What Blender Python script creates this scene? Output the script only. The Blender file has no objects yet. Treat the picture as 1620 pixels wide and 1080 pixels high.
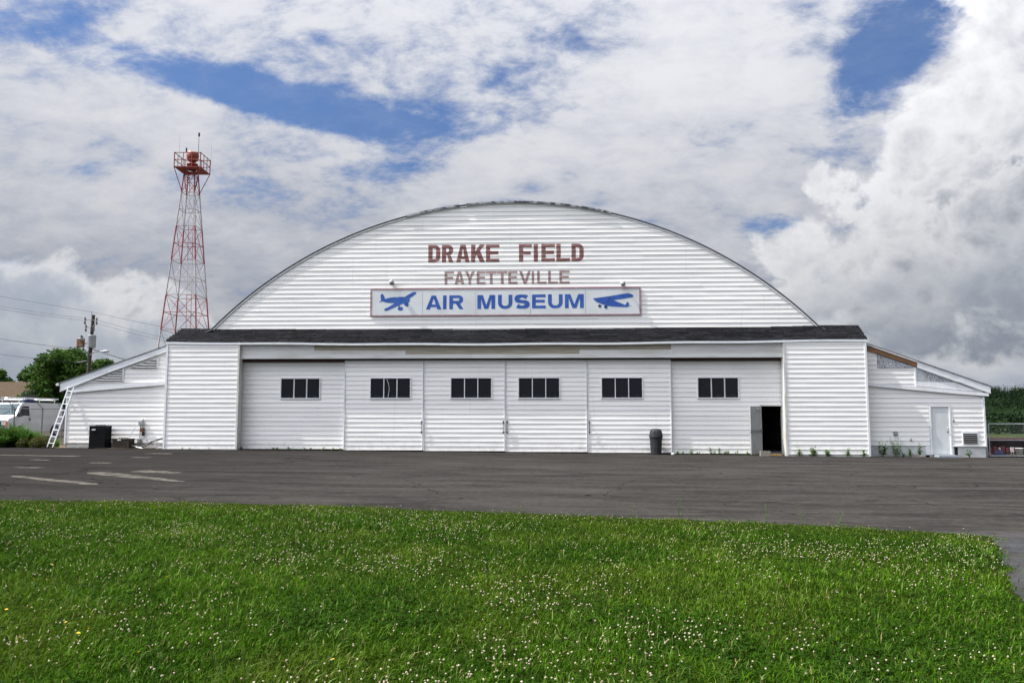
import bpy, bmesh, math, random
import numpy as np
from mathutils import Vector, Matrix
random.seed(7)
rng = np.random.default_rng(7)
R = math.radians
sc = bpy.context.scene

# ------------------------------------------------------------------ camera
cam_d = bpy.data.cameras.new('camera')
cam_d.lens = 28.0
cam_d.sensor_width = 36.0
cam_d.clip_end = 6000
cam = bpy.data.objects.new('camera', cam_d)
sc.collection.objects.link(cam)
cam.location = (1.5, -34.0, 1.65)
cam.rotation_euler = (R(90 + 5.22), 0, R(2.5))
sc.camera = cam
CAM = Vector(cam.location)

# ------------------------------------------------------------------ light
SUN_AZ, SUN_EL = R(80), R(54)            # azimuth from the facade's normal towards -x
sun_dir = Vector((-math.cos(SUN_EL) * math.sin(SUN_AZ), -math.cos(SUN_EL) * math.cos(SUN_AZ), math.sin(SUN_EL)))
sun_d = bpy.data.lights.new('sun', 'SUN')
sun_d.energy = 3.7
sun_d.angle = R(0.6)
sun_d.color = (1.0, 0.955, 0.89)
sun = bpy.data.objects.new('sun', sun_d)
sun.rotation_euler = sun_dir.to_track_quat('Z', 'Y').to_euler()
sun.location = (0, 0, 60)
sc.collection.objects.link(sun)

sc.view_settings.view_transform = 'Standard'
sc.view_settings.look = 'None'
sc.view_settings.exposure = 0.75
sc.view_settings.gamma = 1.0
sc.view_settings.use_curve_mapping = False
sc.cycles.max_bounces = 6
sc.cycles.diffuse_bounces = 3
sc.cycles.glossy_bounces = 3
sc.cycles.transmission_bounces = 4
sc.cycles.transparent_max_bounces = 6

# ------------------------------------------------------------------ node helpers
class V:
    """a float socket with arithmetic"""
    def __init__(s, nt, sock): s.nt, s.s = nt, sock
    def _m(s, op, *a, clamp=False):
        n = s.nt.nodes.new('ShaderNodeMath'); n.operation = op; n.use_clamp = clamp
        for i, q in enumerate((s,) + a):
            if isinstance(q, V): s.nt.links.new(q.s, n.inputs[i])
            else: n.inputs[i].default_value = q
        return V(s.nt, n.outputs[0])
    def __add__(s, o): return s._m('ADD', o)
    def __radd__(s, o): return s._m('ADD', o)
    def __sub__(s, o): return s._m('SUBTRACT', o)
    def __rsub__(s, o): return (s * -1.0) + o
    def __mul__(s, o): return s._m('MULTIPLY', o)
    def __rmul__(s, o): return s._m('MULTIPLY', o)
    def __truediv__(s, o): return s._m('DIVIDE', o)
    def mx(s, o): return s._m('MAXIMUM', o)
    def mn(s, o): return s._m('MINIMUM', o)
    def pw(s, o): return s._m('POWER', o)
    def fn(s, op, *a): return s._m(op, *a)
    def smooth(s, a, b):
        n = s.nt.nodes.new('ShaderNodeMapRange'); n.interpolation_type = 'SMOOTHSTEP'
        s.nt.links.new(s.s, n.inputs[0])
        n.inputs[1].default_value = a; n.inputs[2].default_value = b
        return V(s.nt, n.outputs[0])

def comb(nt, x, y, z):
    n = nt.nodes.new('ShaderNodeCombineXYZ')
    for i, q in enumerate((x, y, z)):
        if isinstance(q, V): nt.links.new(q.s, n.inputs[i])
        else: n.inputs[i].default_value = q
    return n.outputs[0]

def sep(nt, sock):
    n = nt.nodes.new('ShaderNodeSeparateXYZ'); nt.links.new(sock, n.inputs[0])
    return [V(nt, n.outputs[i]) for i in range(3)]

def noise(nt, vec, scale, detail=4, rough=0.55, dist=0.0, lac=2.0):
    n = nt.nodes.new('ShaderNodeTexNoise')
    n.inputs['Scale'].default_value = scale; n.inputs['Detail'].default_value = detail
    n.inputs['Roughness'].default_value = rough; n.inputs['Distortion'].default_value = dist
    n.inputs['Lacunarity'].default_value = lac
    if vec is not None: nt.links.new(vec, n.inputs['Vector'])
    return V(nt, n.outputs['Fac'])

def mapping(nt, sock, scale=(1, 1, 1), rot=(0, 0, 0), loc=(0, 0, 0)):
    n = nt.nodes.new('ShaderNodeMapping')
    n.inputs['Scale'].default_value = scale; n.inputs['Rotation'].default_value = rot; n.inputs['Location'].default_value = loc
    nt.links.new(sock, n.inputs['Vector'])
    return n.outputs[0]

def mixc(nt, fac, a, b, mode='MIX'):
    n = nt.nodes.new('ShaderNodeMix'); n.data_type = 'RGBA'; n.blend_type = mode
    for sock, q in ((n.inputs[0], fac), (n.inputs[6], a), (n.inputs[7], b)):
        if isinstance(q, V): nt.links.new(q.s, sock)
        elif isinstance(q, bpy.types.NodeSocket): nt.links.new(q, sock)
        elif isinstance(q, (tuple, list)): sock.default_value = (*q[:3], 1)
        else: sock.default_value = q
    return n.outputs[2]

# ------------------------------------------------------------------ sky
world = bpy.data.worlds.new('World'); sc.world = world; world.use_nodes = True
nt = world.node_tree; nt.nodes.clear()
wout = nt.nodes.new('ShaderNodeOutputWorld'); bg = nt.nodes.new('ShaderNodeBackground')
nt.links.new(bg.outputs[0], wout.inputs[0])
sky = nt.nodes.new('ShaderNodeTexSky'); sky.sky_type = 'NISHITA'; sky.sun_disc = False
sky.sun_elevation = SUN_EL
sky.sun_rotation = math.atan2(sun_dir.x, sun_dir.y)
sky.air_density = 1.0; sky.dust_density = 0.4; sky.ozone_density = 1.4
tc = nt.nodes.new('ShaderNodeTexCoord')
nrm = nt.nodes.new('ShaderNodeVectorMath'); nrm.operation = 'NORMALIZE'
nt.links.new(tc.outputs['Generated'], nrm.inputs[0])
dirv = nrm.outputs[0]
dx, dy, dz = sep(nt, dirv)
az = dx.fn('ARCTAN2', dy) * (180 / math.pi)          # degrees, 0 = straight at the hangar, + to the right
el = dz.fn('ARCSINE') * (180 / math.pi)
den = dz.mx(0.0) + 0.34
px_, py_ = dx / den, dy / den
lay = comb(nt, px_, py_, 0.37)
def gap(a, e, ra, re, rot=0.0, k=1.0):
    """a soft opening in the cloud sheet at azimuth a, elevation e"""
    c, s = math.cos(R(rot)), math.sin(R(rot))
    u = ((az - a) * c + (el - e) * s) * (1 / ra)
    v = ((az - a) * (-s) + (el - e) * c) * (1 / re)
    return (u * u + v * v).smooth(2.2, 0.0) * k
n_mid = noise(nt, mapping(nt, lay, (1, 1.1, 1), (0, 0, .5), (3.1, 0, 0)), 2.4, 9, 0.60, 0.1)
n_fin = noise(nt, mapping(nt, lay, (1.0, 1.35, 1)), 9.0, 6, 0.66, 0.2)
GAPS = [(-27.0, 22.0, 5.5, 1.2, -4, .15), (-22.0, 21.6, 7.0, 1.35, -9, .27), (-15.8, 20.8, 7.0, 1.5, -8, .27), (-9.0, 20.3, 6.0, 1.5, 0, .16), (-2.0, 21.2, 6.0, 1.2, 8, .09),
        (25.4, 25.4, 3.2, 5.0, -38, .42), (22.0, 21.4, 2.0, 2.4, -30, .24), (17.5, 26.0, 4.0, 2.2, 15, .07), (20.0, 18.6, 1.6, 2.4, -20, .10),
        (16.0, 12.7, 2.4, 1.1, 0, .36), (-11.5, 17.5, 6.0, 1.3, 0, .14), (-28.5, 15.2, 6.0, 1.0, 0, .13),
        (-6.0, 15.0, 5.0, 1.2, 0, .12), (-35.0, 4.2, 4.0, 1.6, 0, .24), (-2.0, 23.9, 7.0, 1.2, 5, .07)]
cover = (n_mid - .5) * 1.30 + (n_fin - .5) * .75 + 0.155
for g in GAPS: cover = cover - gap(*g[:5], g[5] * .80)
sheet_a = cover.smooth(-0.19, 0.15)
# cumulus: overlapping heads, each one bright along its sunward edge and greyer behind it
vec_ae = comb(nt, az, el * 1.1, 0.0)
def fb(off, scale, det=7, rough=.57): return noise(nt, mapping(nt, vec_ae, (1, 1, 1), (0, 0, 0), off), scale, det, rough, 0.25)
fa, fc = fb((0, 0, 0), .19), fb((13, 5, 0), .26)
fine = fb((5, 9, 0), .75, 5, .6)
halo_fill = (dx * sun_dir.x + dy * sun_dir.y + dz * sun_dir.z).smooth(0.55, 1.0)        # clouds brighten around the sun, added strength out of view lifts the walls
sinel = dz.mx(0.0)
sh_l = 0.55 + (n_mid - 0.5) * 1.3 + (n_fin - .5) * .65 + (el.smooth(6.0, 24.0) - .5) * .30
sheet_c = mixc(nt, sh_l.smooth(0.15, 0.95), (0.235, 0.252, 0.30), (0.43, 0.433, 0.450))
skyc = nt.nodes.new('ShaderNodeVectorMath'); skyc.operation = 'SCALE'; skyc.inputs[3].default_value = 0.085
nt.links.new(sky.outputs[0], skyc.inputs[0])
skyb = mixc(nt, 1.0, skyc.outputs[0], (0.46, 0.565, 0.75), 'MULTIPLY')
col = mixc(nt, (sheet_a * 0.90 + n_fin.smooth(.35, .75) * .10 + .02).mn(.97), skyb, sheet_c)
def bank(col, d, f, soft, dark, bright, reach, k=1.0, lift=0.0):
    """one cloud head: d = depth in degrees behind its edge"""
    a_ = d.smooth(-soft * .35, soft * 1.3)
    l = d.smooth(reach, -.5) * .62 + .26 + (f - .5) * .85 + (fine - .5) * .42 + lift
    return mixc(nt, a_ * k, col, mixc(nt, l.smooth(0.08, 1.0), dark, bright))
DK, BR = (0.165, 0.185, 0.225), (0.53, 0.535, 0.55)
# low cloud on the left
col = bank(col, (9.4 - el) + (az + 31) * -.30 + (fa - .5) * 15, fc, 1.2, (.29, .325, .385), (.60, .60, .605), 3.6, .95)
col = bank(col, (6.6 - el) * 1.0 + (az + 30) * -.12 + (fc - .5) * 12, fa, 1.6, (.27, .305, .365), (.50, .51, .53), 5.0, .5)
# the great bank on the right
slant = (az - 22.2) * 0.72 + (18.0 - el) * 0.69
col = bank(col, slant + (fa - 0.5) * 20.0 + (fine - .5) * 1.8, fc, 1.3, DK, BR, 13.0)
col = bank(col, slant * .9 - 4.2 + (15 - el) * .25 + (fc - 0.5) * 22.0 + (fine - .5) * 2.0, fa, 1.6, DK, BR, 9.0, .85, -.04)
col = bank(col, (11.5 - el) * .9 + (az - 29) * .12 + (fa - .5) * 17 + (fine - .5) * 1.5, fc, 2.0, (.215, .245, .295), (.48, .49, .51), 6.0, .65, .0)
col = bank(col, (5.5 - el) * 1.0 + (az - 30) * .05 + (fc - .5) * 12 + (fine - .5) * 1.5, fa, 1.6, (.33, .37, .44), (.53, .54, .56), 5.0, .9, .05)
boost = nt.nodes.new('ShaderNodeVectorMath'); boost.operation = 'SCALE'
nt.links.new(col, boost.inputs[0]); nt.links.new((sinel * 1.35 + halo_fill * 6.5 + 0.63).s, boost.inputs[3])  # overhead and sunward sky raised outside the view as fill for the shaded walls
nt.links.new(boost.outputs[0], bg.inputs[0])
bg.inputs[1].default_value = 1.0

# ------------------------------------------------------------------ materials
MATS = {}
def mat(name, col=(.5, .5, .5), rough=.6, metal=0.0, build=None, spec=0.4):
    if name in MATS: return MATS[name]
    m = bpy.data.materials.new(name); m.use_nodes = True
    t = m.node_tree; b = t.nodes['Principled BSDF']
    b.inputs['Base Color'].default_value = (*col, 1); b.inputs['Roughness'].default_value = rough
    b.inputs['Metallic'].default_value = metal; b.inputs['Specular IOR Level'].default_value = spec
    if build: build(t, b)
    MATS[name] = m
    return m

def pos(t):
    n = t.nodes.new('ShaderNodeNewGeometry'); return n.outputs['Position']
def rnd(t):
    n = t.nodes.new('ShaderNodeObjectInfo'); return V(t, n.outputs['Random'])
def setc(t, b, sock): t.links.new(sock, b.inputs['Base Color'])
def bump(t, b, h, strength=.3, dist=.02):
    n = t.nodes.new('ShaderNodeBump'); n.inputs['Strength'].default_value = strength; n.inputs['Distance'].default_value = dist
    t.links.new(h.s, n.inputs['Height']); t.links.new(n.outputs[0], b.inputs['Normal'])

def varied(c1, c2, scale=(1, 1, 1), nscale=3.0, lo=.35, hi=.65, objvar=0.0, bmp=0.0, detail=5, rough=None):
    def f(t, b):
        p = mapping(t, pos(t), scale)
        n = noise(t, p, nscale, detail, .6)
        fac = n.smooth(lo, hi)
        c = mixc(t, fac, c1, c2)
        if objvar:
            v = rnd(t) * objvar + (1 - objvar)
            s = t.nodes.new('ShaderNodeVectorMath'); s.operation = 'SCALE'
            t.links.new(c, s.inputs[0]); t.links.new(v.s, s.inputs[3]); c = s.outputs[0]
        setc(t, b, c)
        if bmp: bump(t, b, noise(t, p, nscale * 6, 4, .6), bmp, .01)
    return f

def f_siding(t, b):
    P = pos(t)
    x, y, z = sep(t, P)
    big = noise(t, mapping(t, P, (.25, 1, .5)), 1.2, 4, .6)
    streak = noise(t, mapping(t, P, (3.0, 1, .18)), 2.0, 5, .65)
    c = mixc(t, big.smooth(.35, .7), (.88, .853, .815), (.825, .803, .77))
    c = mixc(t, streak.smooth(.57, .80) * .36, c, (.60, .585, .55))
    low = z.smooth(.75, .0) * noise(t, P, 4.0, 5, .65).smooth(.42, .72)       # splash dirt near the ground
    c = mixc(t, low * .42, c, (.40, .37, .32))
    v = rnd(t) * .08 + .92
    s = t.nodes.new('ShaderNodeVectorMath'); s.operation = 'SCALE'
    t.links.new(c, s.inputs[0]); t.links.new(v.s, s.inputs[3])
    setc(t, b, s.outputs[0])
    bump(t, b, noise(t, mapping(t, P, (1, 1, 2)), 2.2, 3, .5), .10, .02)
siding = mat('white_siding', rough=.5, build=f_siding, spec=.35)
backing = mat('wall_sheathing', (.62, .62, .62), .8)
trimw = mat('white_trim', rough=.45, build=varied((.78, .78, .785), (.68, .68, .68), (1, 1, .3), 4, .4, .75, .06))
fascia_m = mat('white_fascia', rough=.4, build=varied((.76, .77, .78), (.63, .64, .65), (.6, 1, 2), 3, .4, .75, .06, .06))
oldtrim = mat('grimy_trim', rough=.6, build=varied((.62, .61, .57), (.42, .40, .35), (3, 3, .5), 3, .4, .75))
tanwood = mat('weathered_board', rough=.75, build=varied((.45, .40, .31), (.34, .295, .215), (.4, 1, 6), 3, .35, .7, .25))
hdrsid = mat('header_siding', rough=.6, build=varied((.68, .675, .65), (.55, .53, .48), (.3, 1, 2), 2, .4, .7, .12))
brownwood = mat('brown_rafter', rough=.7, build=varied((.24, .125, .06), (.16, .08, .04), (.6, 1, 5), 4, .35, .7))
darkmetal = mat('dark_track', (.03, .025, .022), .5)
rustdark = mat('dark_rust', (.06, .035, .025), .7)
roofgrey = mat('roof_metal', rough=.5, metal=.0, build=varied((.16, .165, .17), (.09, .09, .095), (1, 1, 1), 5, .4, .65))
patchm = mat('roof_patch', rough=.5, build=varied((.38, .39, .40), (.05, .05, .055), (1, 1, 1), 3.5, .42, .58))
shing = mat('asphalt_shingle', rough=.9, build=varied((.009, .009, .0108), (.022, .022, .0245), (1, 3, 3), 5, .35, .65, .55, .5), spec=.06)
def f_glass(t, b):
    P = pos(t)
    x, y, z = sep(t, P)
    d = (noise(t, P, 9, 6, .7) + z.smooth(2.62, 2.36) * .16).smooth(.60, .80)
    setc(t, b, mixc(t, d * .16, (.010, .011, .015), (.20, .20, .21)))
    r = noise(t, P, 5, 4, .6).smooth(.3, .8) * .18 + .08
    t.links.new(r.s, b.inputs['Roughness'])
glass = mat('dark_dusty_glass', build=f_glass, spec=.28)
paintred = mat('maroon_paint', rough=.7, build=varied((.19, .075, .068), (.30, .17, .155), (1, 1, 3), 3, .42, .72, .05))
paintfade = mat('faded_maroon_paint', rough=.7, build=varied((.27, .17, .16), (.37, .27, .25), (1, 1, 3), 3, .40, .72, .05))
signwhite = mat('sign_panel', rough=.4, build=varied((.68, .70, .70), (.60, .62, .62), (1, 1, 1), 1.4, .35, .7, .05))
signframe = mat('sign_frame', rough=.5, build=varied((.34, .185, .21), (.44, .32, .34), (1, 1, 1), 3, .45, .75))
blue = mat('sign_blue', rough=.4, build=varied((.028, .085, .34), (.045, .125, .40), (1, 1, 1), 3, .35, .7))
blued = mat('sign_dark_blue', (.022, .05, .18), .4)
galv = mat('galvanised_steel', rough=.42, metal=.6, build=varied((.50, .51, .52), (.36, .37, .38), (1, 1, 1), 8, .35, .7))
alum = mat('aluminium', (.68, .69, .70), .35, .55)
concrete = mat('concrete', rough=.9, build=varied((.46, .455, .44), (.34, .335, .32), (1, 1, 1), 3, .35, .7, .1, .3))
whitefound = mat('painted_foundation', rough=.8, build=varied((.60, .60, .59), (.44, .44, .43), (1, 1, 1), 2.5, .35, .7, 0, .2))
bluestep = mat('grey_step', rough=.85, build=varied((.27, .30, .33), (.20, .225, .25), (1, 1, 1), 6, .35, .7, 0, .3))
doorgrey = mat('grey_door', rough=.5, build=varied((.36, .365, .36), (.30, .305, .30), (2, 2, .6), 3, .35, .7))
doorwhite = mat('white_door', rough=.45, build=varied((.62, .635, .63), (.55, .565, .56), (2, 2, .5), 2, .35, .7))
blackp = mat('black_plastic', (.018, .018, .02), .5)
binp = mat('bin_plastic', rough=.55, build=varied((.022, .023, .025), (.034, .035, .037), (1, 1, 1), 6, .35, .7), spec=.2)
acblack = mat('condenser_black', (.006, .0065, .008), .7, spec=.08)
acbrown = mat('condenser_brown', rough=.6, build=varied((.05, .04, .032), (.075, .062, .05), (1, 1, 1), 6, .35, .7), spec=.1)
badge = mat('badge', (.55, .55, .55), .4)
rust = mat('rusty_box', rough=.7, build=varied((.13, .05, .024), (.08, .032, .016), (1, 1, 1), 9, .35, .7))
osb = None
def f_osb(t, b):
    P = pos(t)
    w = t.nodes.new('ShaderNodeTexWave'); w.inputs['Scale'].default_value = 3.2; w.inputs['Distortion'].default_value = 9
    w.inputs['Detail'].default_value = 2; w.inputs['Detail Scale'].default_value = 2.2
    t.links.new(mapping(t, P, (3.2, 1, 1.0)), w.inputs['Vector'])
    c = mixc(t, V(t, w.outputs['Fac'])  .smooth(.22, .45), (.015, .015, .018), (.56, .57, .59))
    setc(t, b, c)
osb = mat('peeling_sheathing', rough=.7, build=f_osb)
foam = mat('foam_board', rough=.7, build=varied((.42, .44, .46), (.36, .38, .40), (1, 1, 1), 6, .35, .7))
polewood = mat('creosote_pole', rough=.85, build=varied((.045, .030, .022), (.075, .055, .042), (6, 6, .4), 3, .35, .7))
fencem = mat('weathered_galvanised', rough=.6, build=varied((.20, .205, .21), (.14, .145, .15), (1, 1, 1), 6, .35, .7), spec=.2)
cabm = mat('cable', (.02, .02, .022), .6)
transf = mat('transformer_paint', rough=.5, build=varied((.27, .28, .28), (.24, .10, .035), (1, 1, 1), 2.2, .44, .54))
transf2 = mat('transformer_grey', rough=.5, build=varied((.30, .315, .32), (.24, .15, .08), (1, 1, 1), 2.2, .58, .68))
def f_tower(t, b):
    x, y, z = sep(t, pos(t))
    k = ((z - 0.25) / 2.15)
    odd = k.fn('FLOOR').fn('MODULO', 2.0)
    n = noise(t, pos(t), 3, 4, .6).smooth(.35, .75)
    red = mixc(t, n, (.22, .016, .018), (.25, .04, .036)); wh = mixc(t, n, (.36, .33, .33), (.29, .24, .23))
    setc(t, b, mixc(t, odd, wh, red))
towerp = mat('tower_paint', rough=.6, build=f_tower)
towerred = mat('platform_red', rough=.6, build=varied((.22, .03, .022), (.17, .035, .028), (1, 1, 1), 4, .35, .7))
def f_beacon(t, b):
    x, y, z = sep(t, pos(t))
    n = noise(t, mapping(t, pos(t), (3, 3, .6)), 3, 4, .65)
    f = (z - 17.95 + (n - .5) * 1.1).smooth(-.08, .12)
    setc(t, b, mixc(t, f, (.22, .045, .02), (.42, .40, .34)))
beacm = mat('beacon_paint', rough=.55, build=f_beacon)
vanw = mat('van_white', rough=.32, build=varied((.50, .51, .52), (.42, .43, .44), (1, 1, 1), 1.2, .35, .7), spec=.5)
vang = mat('van_glass', (.006, .008, .010), .15, spec=.2)
windsh = mat('windscreen', (.05, .08, .09), .015, spec=.25)
tyre = mat('tyre_rubber', (.02, .02, .021), .85)
rimm = mat('steel_rim', (.35, .35, .36), .4, .6)
chrome = mat('chrome', (.55, .55, .56), .2, .9)
amber = mat('amber_lens', (.55, .17, .03), .25)
lens = mat('headlamp_lens', (.55, .56, .56), .12, spec=.7)
tarp = mat('blue_tarp', (.015, .025, .09), .8)
houseroof = mat('brown_shingle_roof', rough=.9, spec=0, build=varied((.085, .064, .045), (.065, .048, .034), (1, 1, 6), 3, .35, .7))
housewall = mat('beige_wall', rough=.8, build=varied((.42, .385, .32), (.37, .335, .28), (1, 1, 1), 2, .35, .7))
bark = mat('bark', rough=.9, build=varied((.10, .075, .055), (.06, .045, .035), (4, 4, .8), 3, .35, .7))
redpaint = mat('barn_red', rough=.7, build=varied((.05, .009, .009), (.03, .008, .008), (1, 1, 1), 2, .35, .7), spec=.1)
offwhite = mat('off_white', (.62, .62, .60), .6)
dirt = mat('bare_soil', rough=.95, spec=0, build=varied((.17, .135, .09), (.11, .085, .06), (1, 1, 1), 3, .35, .65, 0, .5))
dirt2 = mat('dark_gravel', rough=.95, build=varied((.045, .038, .032), (.075, .062, .05), (1, 1, 1), 3, .35, .65, 0, .5), spec=0)
yellowwood = mat('new_lumber', (.50, .29, .09), .7)
cinder = mat('cinder_block', rough=.95, build=varied((.24, .21, .175), (.19, .165, .14), (1, 1, 1), 14, .35, .7, 0, .4))

def leafmat(name, c1, c2, tr=.35, nscale=.8, attr=False, rough=.55):
    m = bpy.data.materials.new(name); m.use_nodes = True
    t = m.node_tree; b = t.nodes['Principled BSDF']
    b.inputs['Roughness'].default_value = rough; b.inputs['Specular IOR Level'].default_value = .02 if attr else .03
    if attr:
        a = t.nodes.new('ShaderNodeAttribute'); a.attribute_name = 'tint'
        c = a.outputs['Color']
    else:
        n = noise(t, pos(t), nscale, 4, .6).smooth(.3, .7)
        c = mixc(t, n, c1, c2)
    setc(t, b, c)
    tl = t.nodes.new('ShaderNodeBsdfTranslucent'); t.links.new(c, tl.inputs[0])
    mx = t.nodes.new('ShaderNodeMixShader'); mx.inputs[0].default_value = tr
    t.links.new(b.outputs[0], mx.inputs[1]); t.links.new(tl.outputs[0], mx.inputs[2])
    t.links.new(mx.outputs[0], t.nodes['Material Output'].inputs[0])
    MATS[name] = m
    return m
leaf1 = leafmat('tree_leaf', (.024, .056, .010), (.046, .094, .017))
leaf2 = leafmat('tree_leaf_light', (.046, .092, .017), (.080, .140, .030))
weedleaf = leafmat('weed_leaf', (.065, .135, .022), (.10, .19, .035), nscale=3)
daylily = leafmat('strap_leaf', (.040, .095, .016), (.075, .14, .028), nscale=2)
lowshrub = leafmat('low_shrub_leaf', (.045, .065, .016), (.085, .085, .025), nscale=2)
hillm = leafmat('hill_leaf', None, None, .05, attr=True)
grassm = leafmat('grass_blade', None, None, .28, attr=True)
def f_clover(t, b):
    v = rnd(t)
    n = noise(t, pos(t), 60, 3, .5).smooth(.35, .65)
    setc(t, b, mixc(t, n, (.40, .35, .25), (.23, .165, .11)))
clover = mat('clover_petal', rough=.8, build=f_clover)
dandy = mat('dandelion_petal', (.75, .50, .02), .7)

def f_asphalt(t, b):
    P = pos(t)
    st = noise(t, mapping(t, P, (.30, 1.25, 1), (0, 0, R(-5))), 1.0, 7, .66, .6)
    st2 = noise(t, mapping(t, P, (.8, 2.6, 1), (0, 0, R(4))), 1.0, 7, .68, .8)
    patch = noise(t, mapping(t, P, (.09, .16, 1)), 1.0, 3, .5)
    fine = noise(t, P, 45, 3, .7)
    c = mixc(t, st.smooth(.30, .70), (.0215, .0197, .0186), (.050, .0455, .0415))
    c = mixc(t, st2.smooth(.52, .75) * .5, c, (.068, .061, .054))
    c = mixc(t, patch.smooth(.45, .7) * .40, c, (.018, .0172, .0168))
    blot = noise(t, mapping(t, P, (.35, .7, 1), (0, 0, R(8))), 1.5, 7, .66, 1.0)
    c = mixc(t, blot.smooth(.60, .72) * .60, c, (.0125, .0120, .0120))
    grit = noise(t, P, 7.0, 6, .75); c = mixc(t, grit.smooth(.50, .72) * .45, c, (.078, .072, .064)); c = mixc(t, grit.smooth(.48, .30) * .45, c, (.012, .0115, .0112))
    x, y, z = sep(t, P)
    side = ((x - 6.2) + (y + 22.6) * -.25).smooth(-.6, 1.4) * (y + 22.2).smooth(.8, -.6)       # older, paler strip beside the lawn
    c = mixc(t, side * .75 * noise(t, mapping(t, P, (1, 1, 1)), 3.0, 6, .7).smooth(.25, .7), c, (.064, .066, .070))
    lf = x.smooth(2.0, -14.0)
    c = mixc(t, lf * .65, c, (.0165, .0158, .0155))
    c = mixc(t, fine.smooth(.52, .8) * .40, c, (.075, .067, .058))
    v = t.nodes.new('ShaderNodeTexVoronoi'); v.feature = 'DISTANCE_TO_EDGE'; v.inputs['Scale'].default_value = .22
    wv = t.nodes.new('ShaderNodeVectorMath'); wv.operation = 'ADD'
    nn = t.nodes.new('ShaderNodeTexNoise'); nn.inputs['Scale'].default_value = .9; nn.inputs['Detail'].default_value = 5
    t.links.new(P, nn.inputs['Vector']); t.links.new(nn.outputs['Color'], wv.inputs[1]); t.links.new(P, wv.inputs[0])
    t.links.new(wv.outputs[0], v.inputs['Vector'])
    cr = V(t, v.outputs['Distance']).smooth(.006, .0) * noise(t, P, .35, 2, .5).smooth(.42, .50)
    c = mixc(t, cr * .8, c, (.007, .007, .007))
    setc(t, b, c)
    bump(t, b, noise(t, P, 70, 3, .7), .35, .006)
asphalt = mat('sealed_asphalt', rough=.92, build=f_asphalt, spec=0.0)
def f_oldpaint(t, b):
    n = noise(t, mapping(t, pos(t), (1, 2, 1)), 3.0, 6, .7).smooth(.36, .60)
    setc(t, b, mixc(t, n, (.035, .032, .029), (.115, .104, .088)))
oldpaint = mat('worn_road_paint', rough=.9, build=f_oldpaint, spec=0.0)
lawnm = mat('lawn_soil', rough=1.0, build=varied((.010, .018, .003), (.018, .026, .006), (1, 1, 1), 2.5, .35, .65, 0, .3), spec=0)
fieldm = mat('field_grass', rough=1.0, build=varied((.030, .046, .017), (.050, .058, .030), (.3, .3, 1), .6, .35, .65), spec=0)
floorm = mat('hangar_floor', (.12, .115, .11), .8)

# ------------------------------------------------------------------ object helpers
col0 = sc.collection
class MB:
    def __init__(s): s.v, s.f, s.sm, s.mi = [], [], [], []
    def add(s, vs, fs, smooth=False, mi=0):
        o = len(s.v); s.v += [tuple(p) for p in vs]
        for f in fs: s.f.append([i + o for i in f]); s.sm.append(smooth); s.mi.append(mi)
        return s
    def box(s, x0, x1, y0, y1, z0, z1, mi=0):
        vs = [(x, y, z) for z in (z0, z1) for y in (y0, y1) for x in (x0, x1)]
        return s.add(vs, [(0, 2, 3, 1), (4, 5, 7, 6), (0, 1, 5, 4), (2, 6, 7, 3), (0, 4, 6, 2), (1, 3, 7, 5)], mi=mi)
    def prism(s, pts, y0, y1, mi=0):
        """polygon pts in (x,z), between two y planes"""
        n = len(pts)
        vs = [(x, y0, z) for x, z in pts] + [(x, y1, z) for x, z in pts]
        fs = [tuple(range(n)), tuple(range(2 * n - 1, n - 1, -1))] + [(i, i + n, (i + 1) % n + n, (i + 1) % n) for i in range(n)]
        return s.add(vs, fs, mi=mi)
    def tube(s, a, b, r, n=6, r2=None, smooth=True, cap=True):
        a, b = Vector(a), Vector(b); d = (b - a)
        if d.length < 1e-6: return s
        d.normalize(); u = d.orthogonal().normalized(); w = d.cross(u); r2 = r if r2 is None else r2
        vs = []
        for p, q in ((a, r), (b, r2)):
            for i in range(n):
                t = 2 * math.pi * i / n; vs.append(p + (u * math.cos(t) + w * math.sin(t)) * q)
        fs = [(i, (i + 1) % n, (i + 1) % n + n, i + n) for i in range(n)]
        s.add(vs, fs, smooth)
        if cap: s.add(vs, [tuple(range(n - 1, -1, -1)), tuple(range(n, 2 * n))])
        return s
    def path(s, pts, r, n=5, smooth=True):
        for a, b in zip(pts, pts[1:]): s.tube(a, b, r, n, smooth=smooth)
        return s
    def lathe(s, prof, c=(0, 0, 0), n=20, smooth=True, sx=1, sy=1):
        vs = []
        for r, z in prof:
            for i in range(n):
                t = 2 * math.pi * i / n; vs.append((c[0] + r * sx * math.cos(t), c[1] + r * sy * math.sin(t), c[2] + z))
        fs = []
        for k in range(len(prof) - 1):
            for i in range(n):
                fs.append((k * n + i, k * n + (i + 1) % n, (k + 1) * n + (i + 1) % n, (k + 1) * n + i))
        return s.add(vs, fs, smooth)
    def mesh(s, name, m):
        me = bpy.data.meshes.new(name); me.from_pydata(s.v, [], s.f); 
        for q in (m if isinstance(m, (list, tuple)) else [m]): me.materials.append(q)
        me.polygons.foreach_set('use_smooth', s.sm); me.polygons.foreach_set('material_index', s.mi)
        me.update(); return me
    def build(s, name, m, parent=None, local=False):
        if parent is not None and not local:
            o = root_of(parent).location
            s.v = [(a - o.x, b - o.y, c - o.z) for a, b, c in s.v]
        return link(name, s.mesh(name, m), parent)

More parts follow.
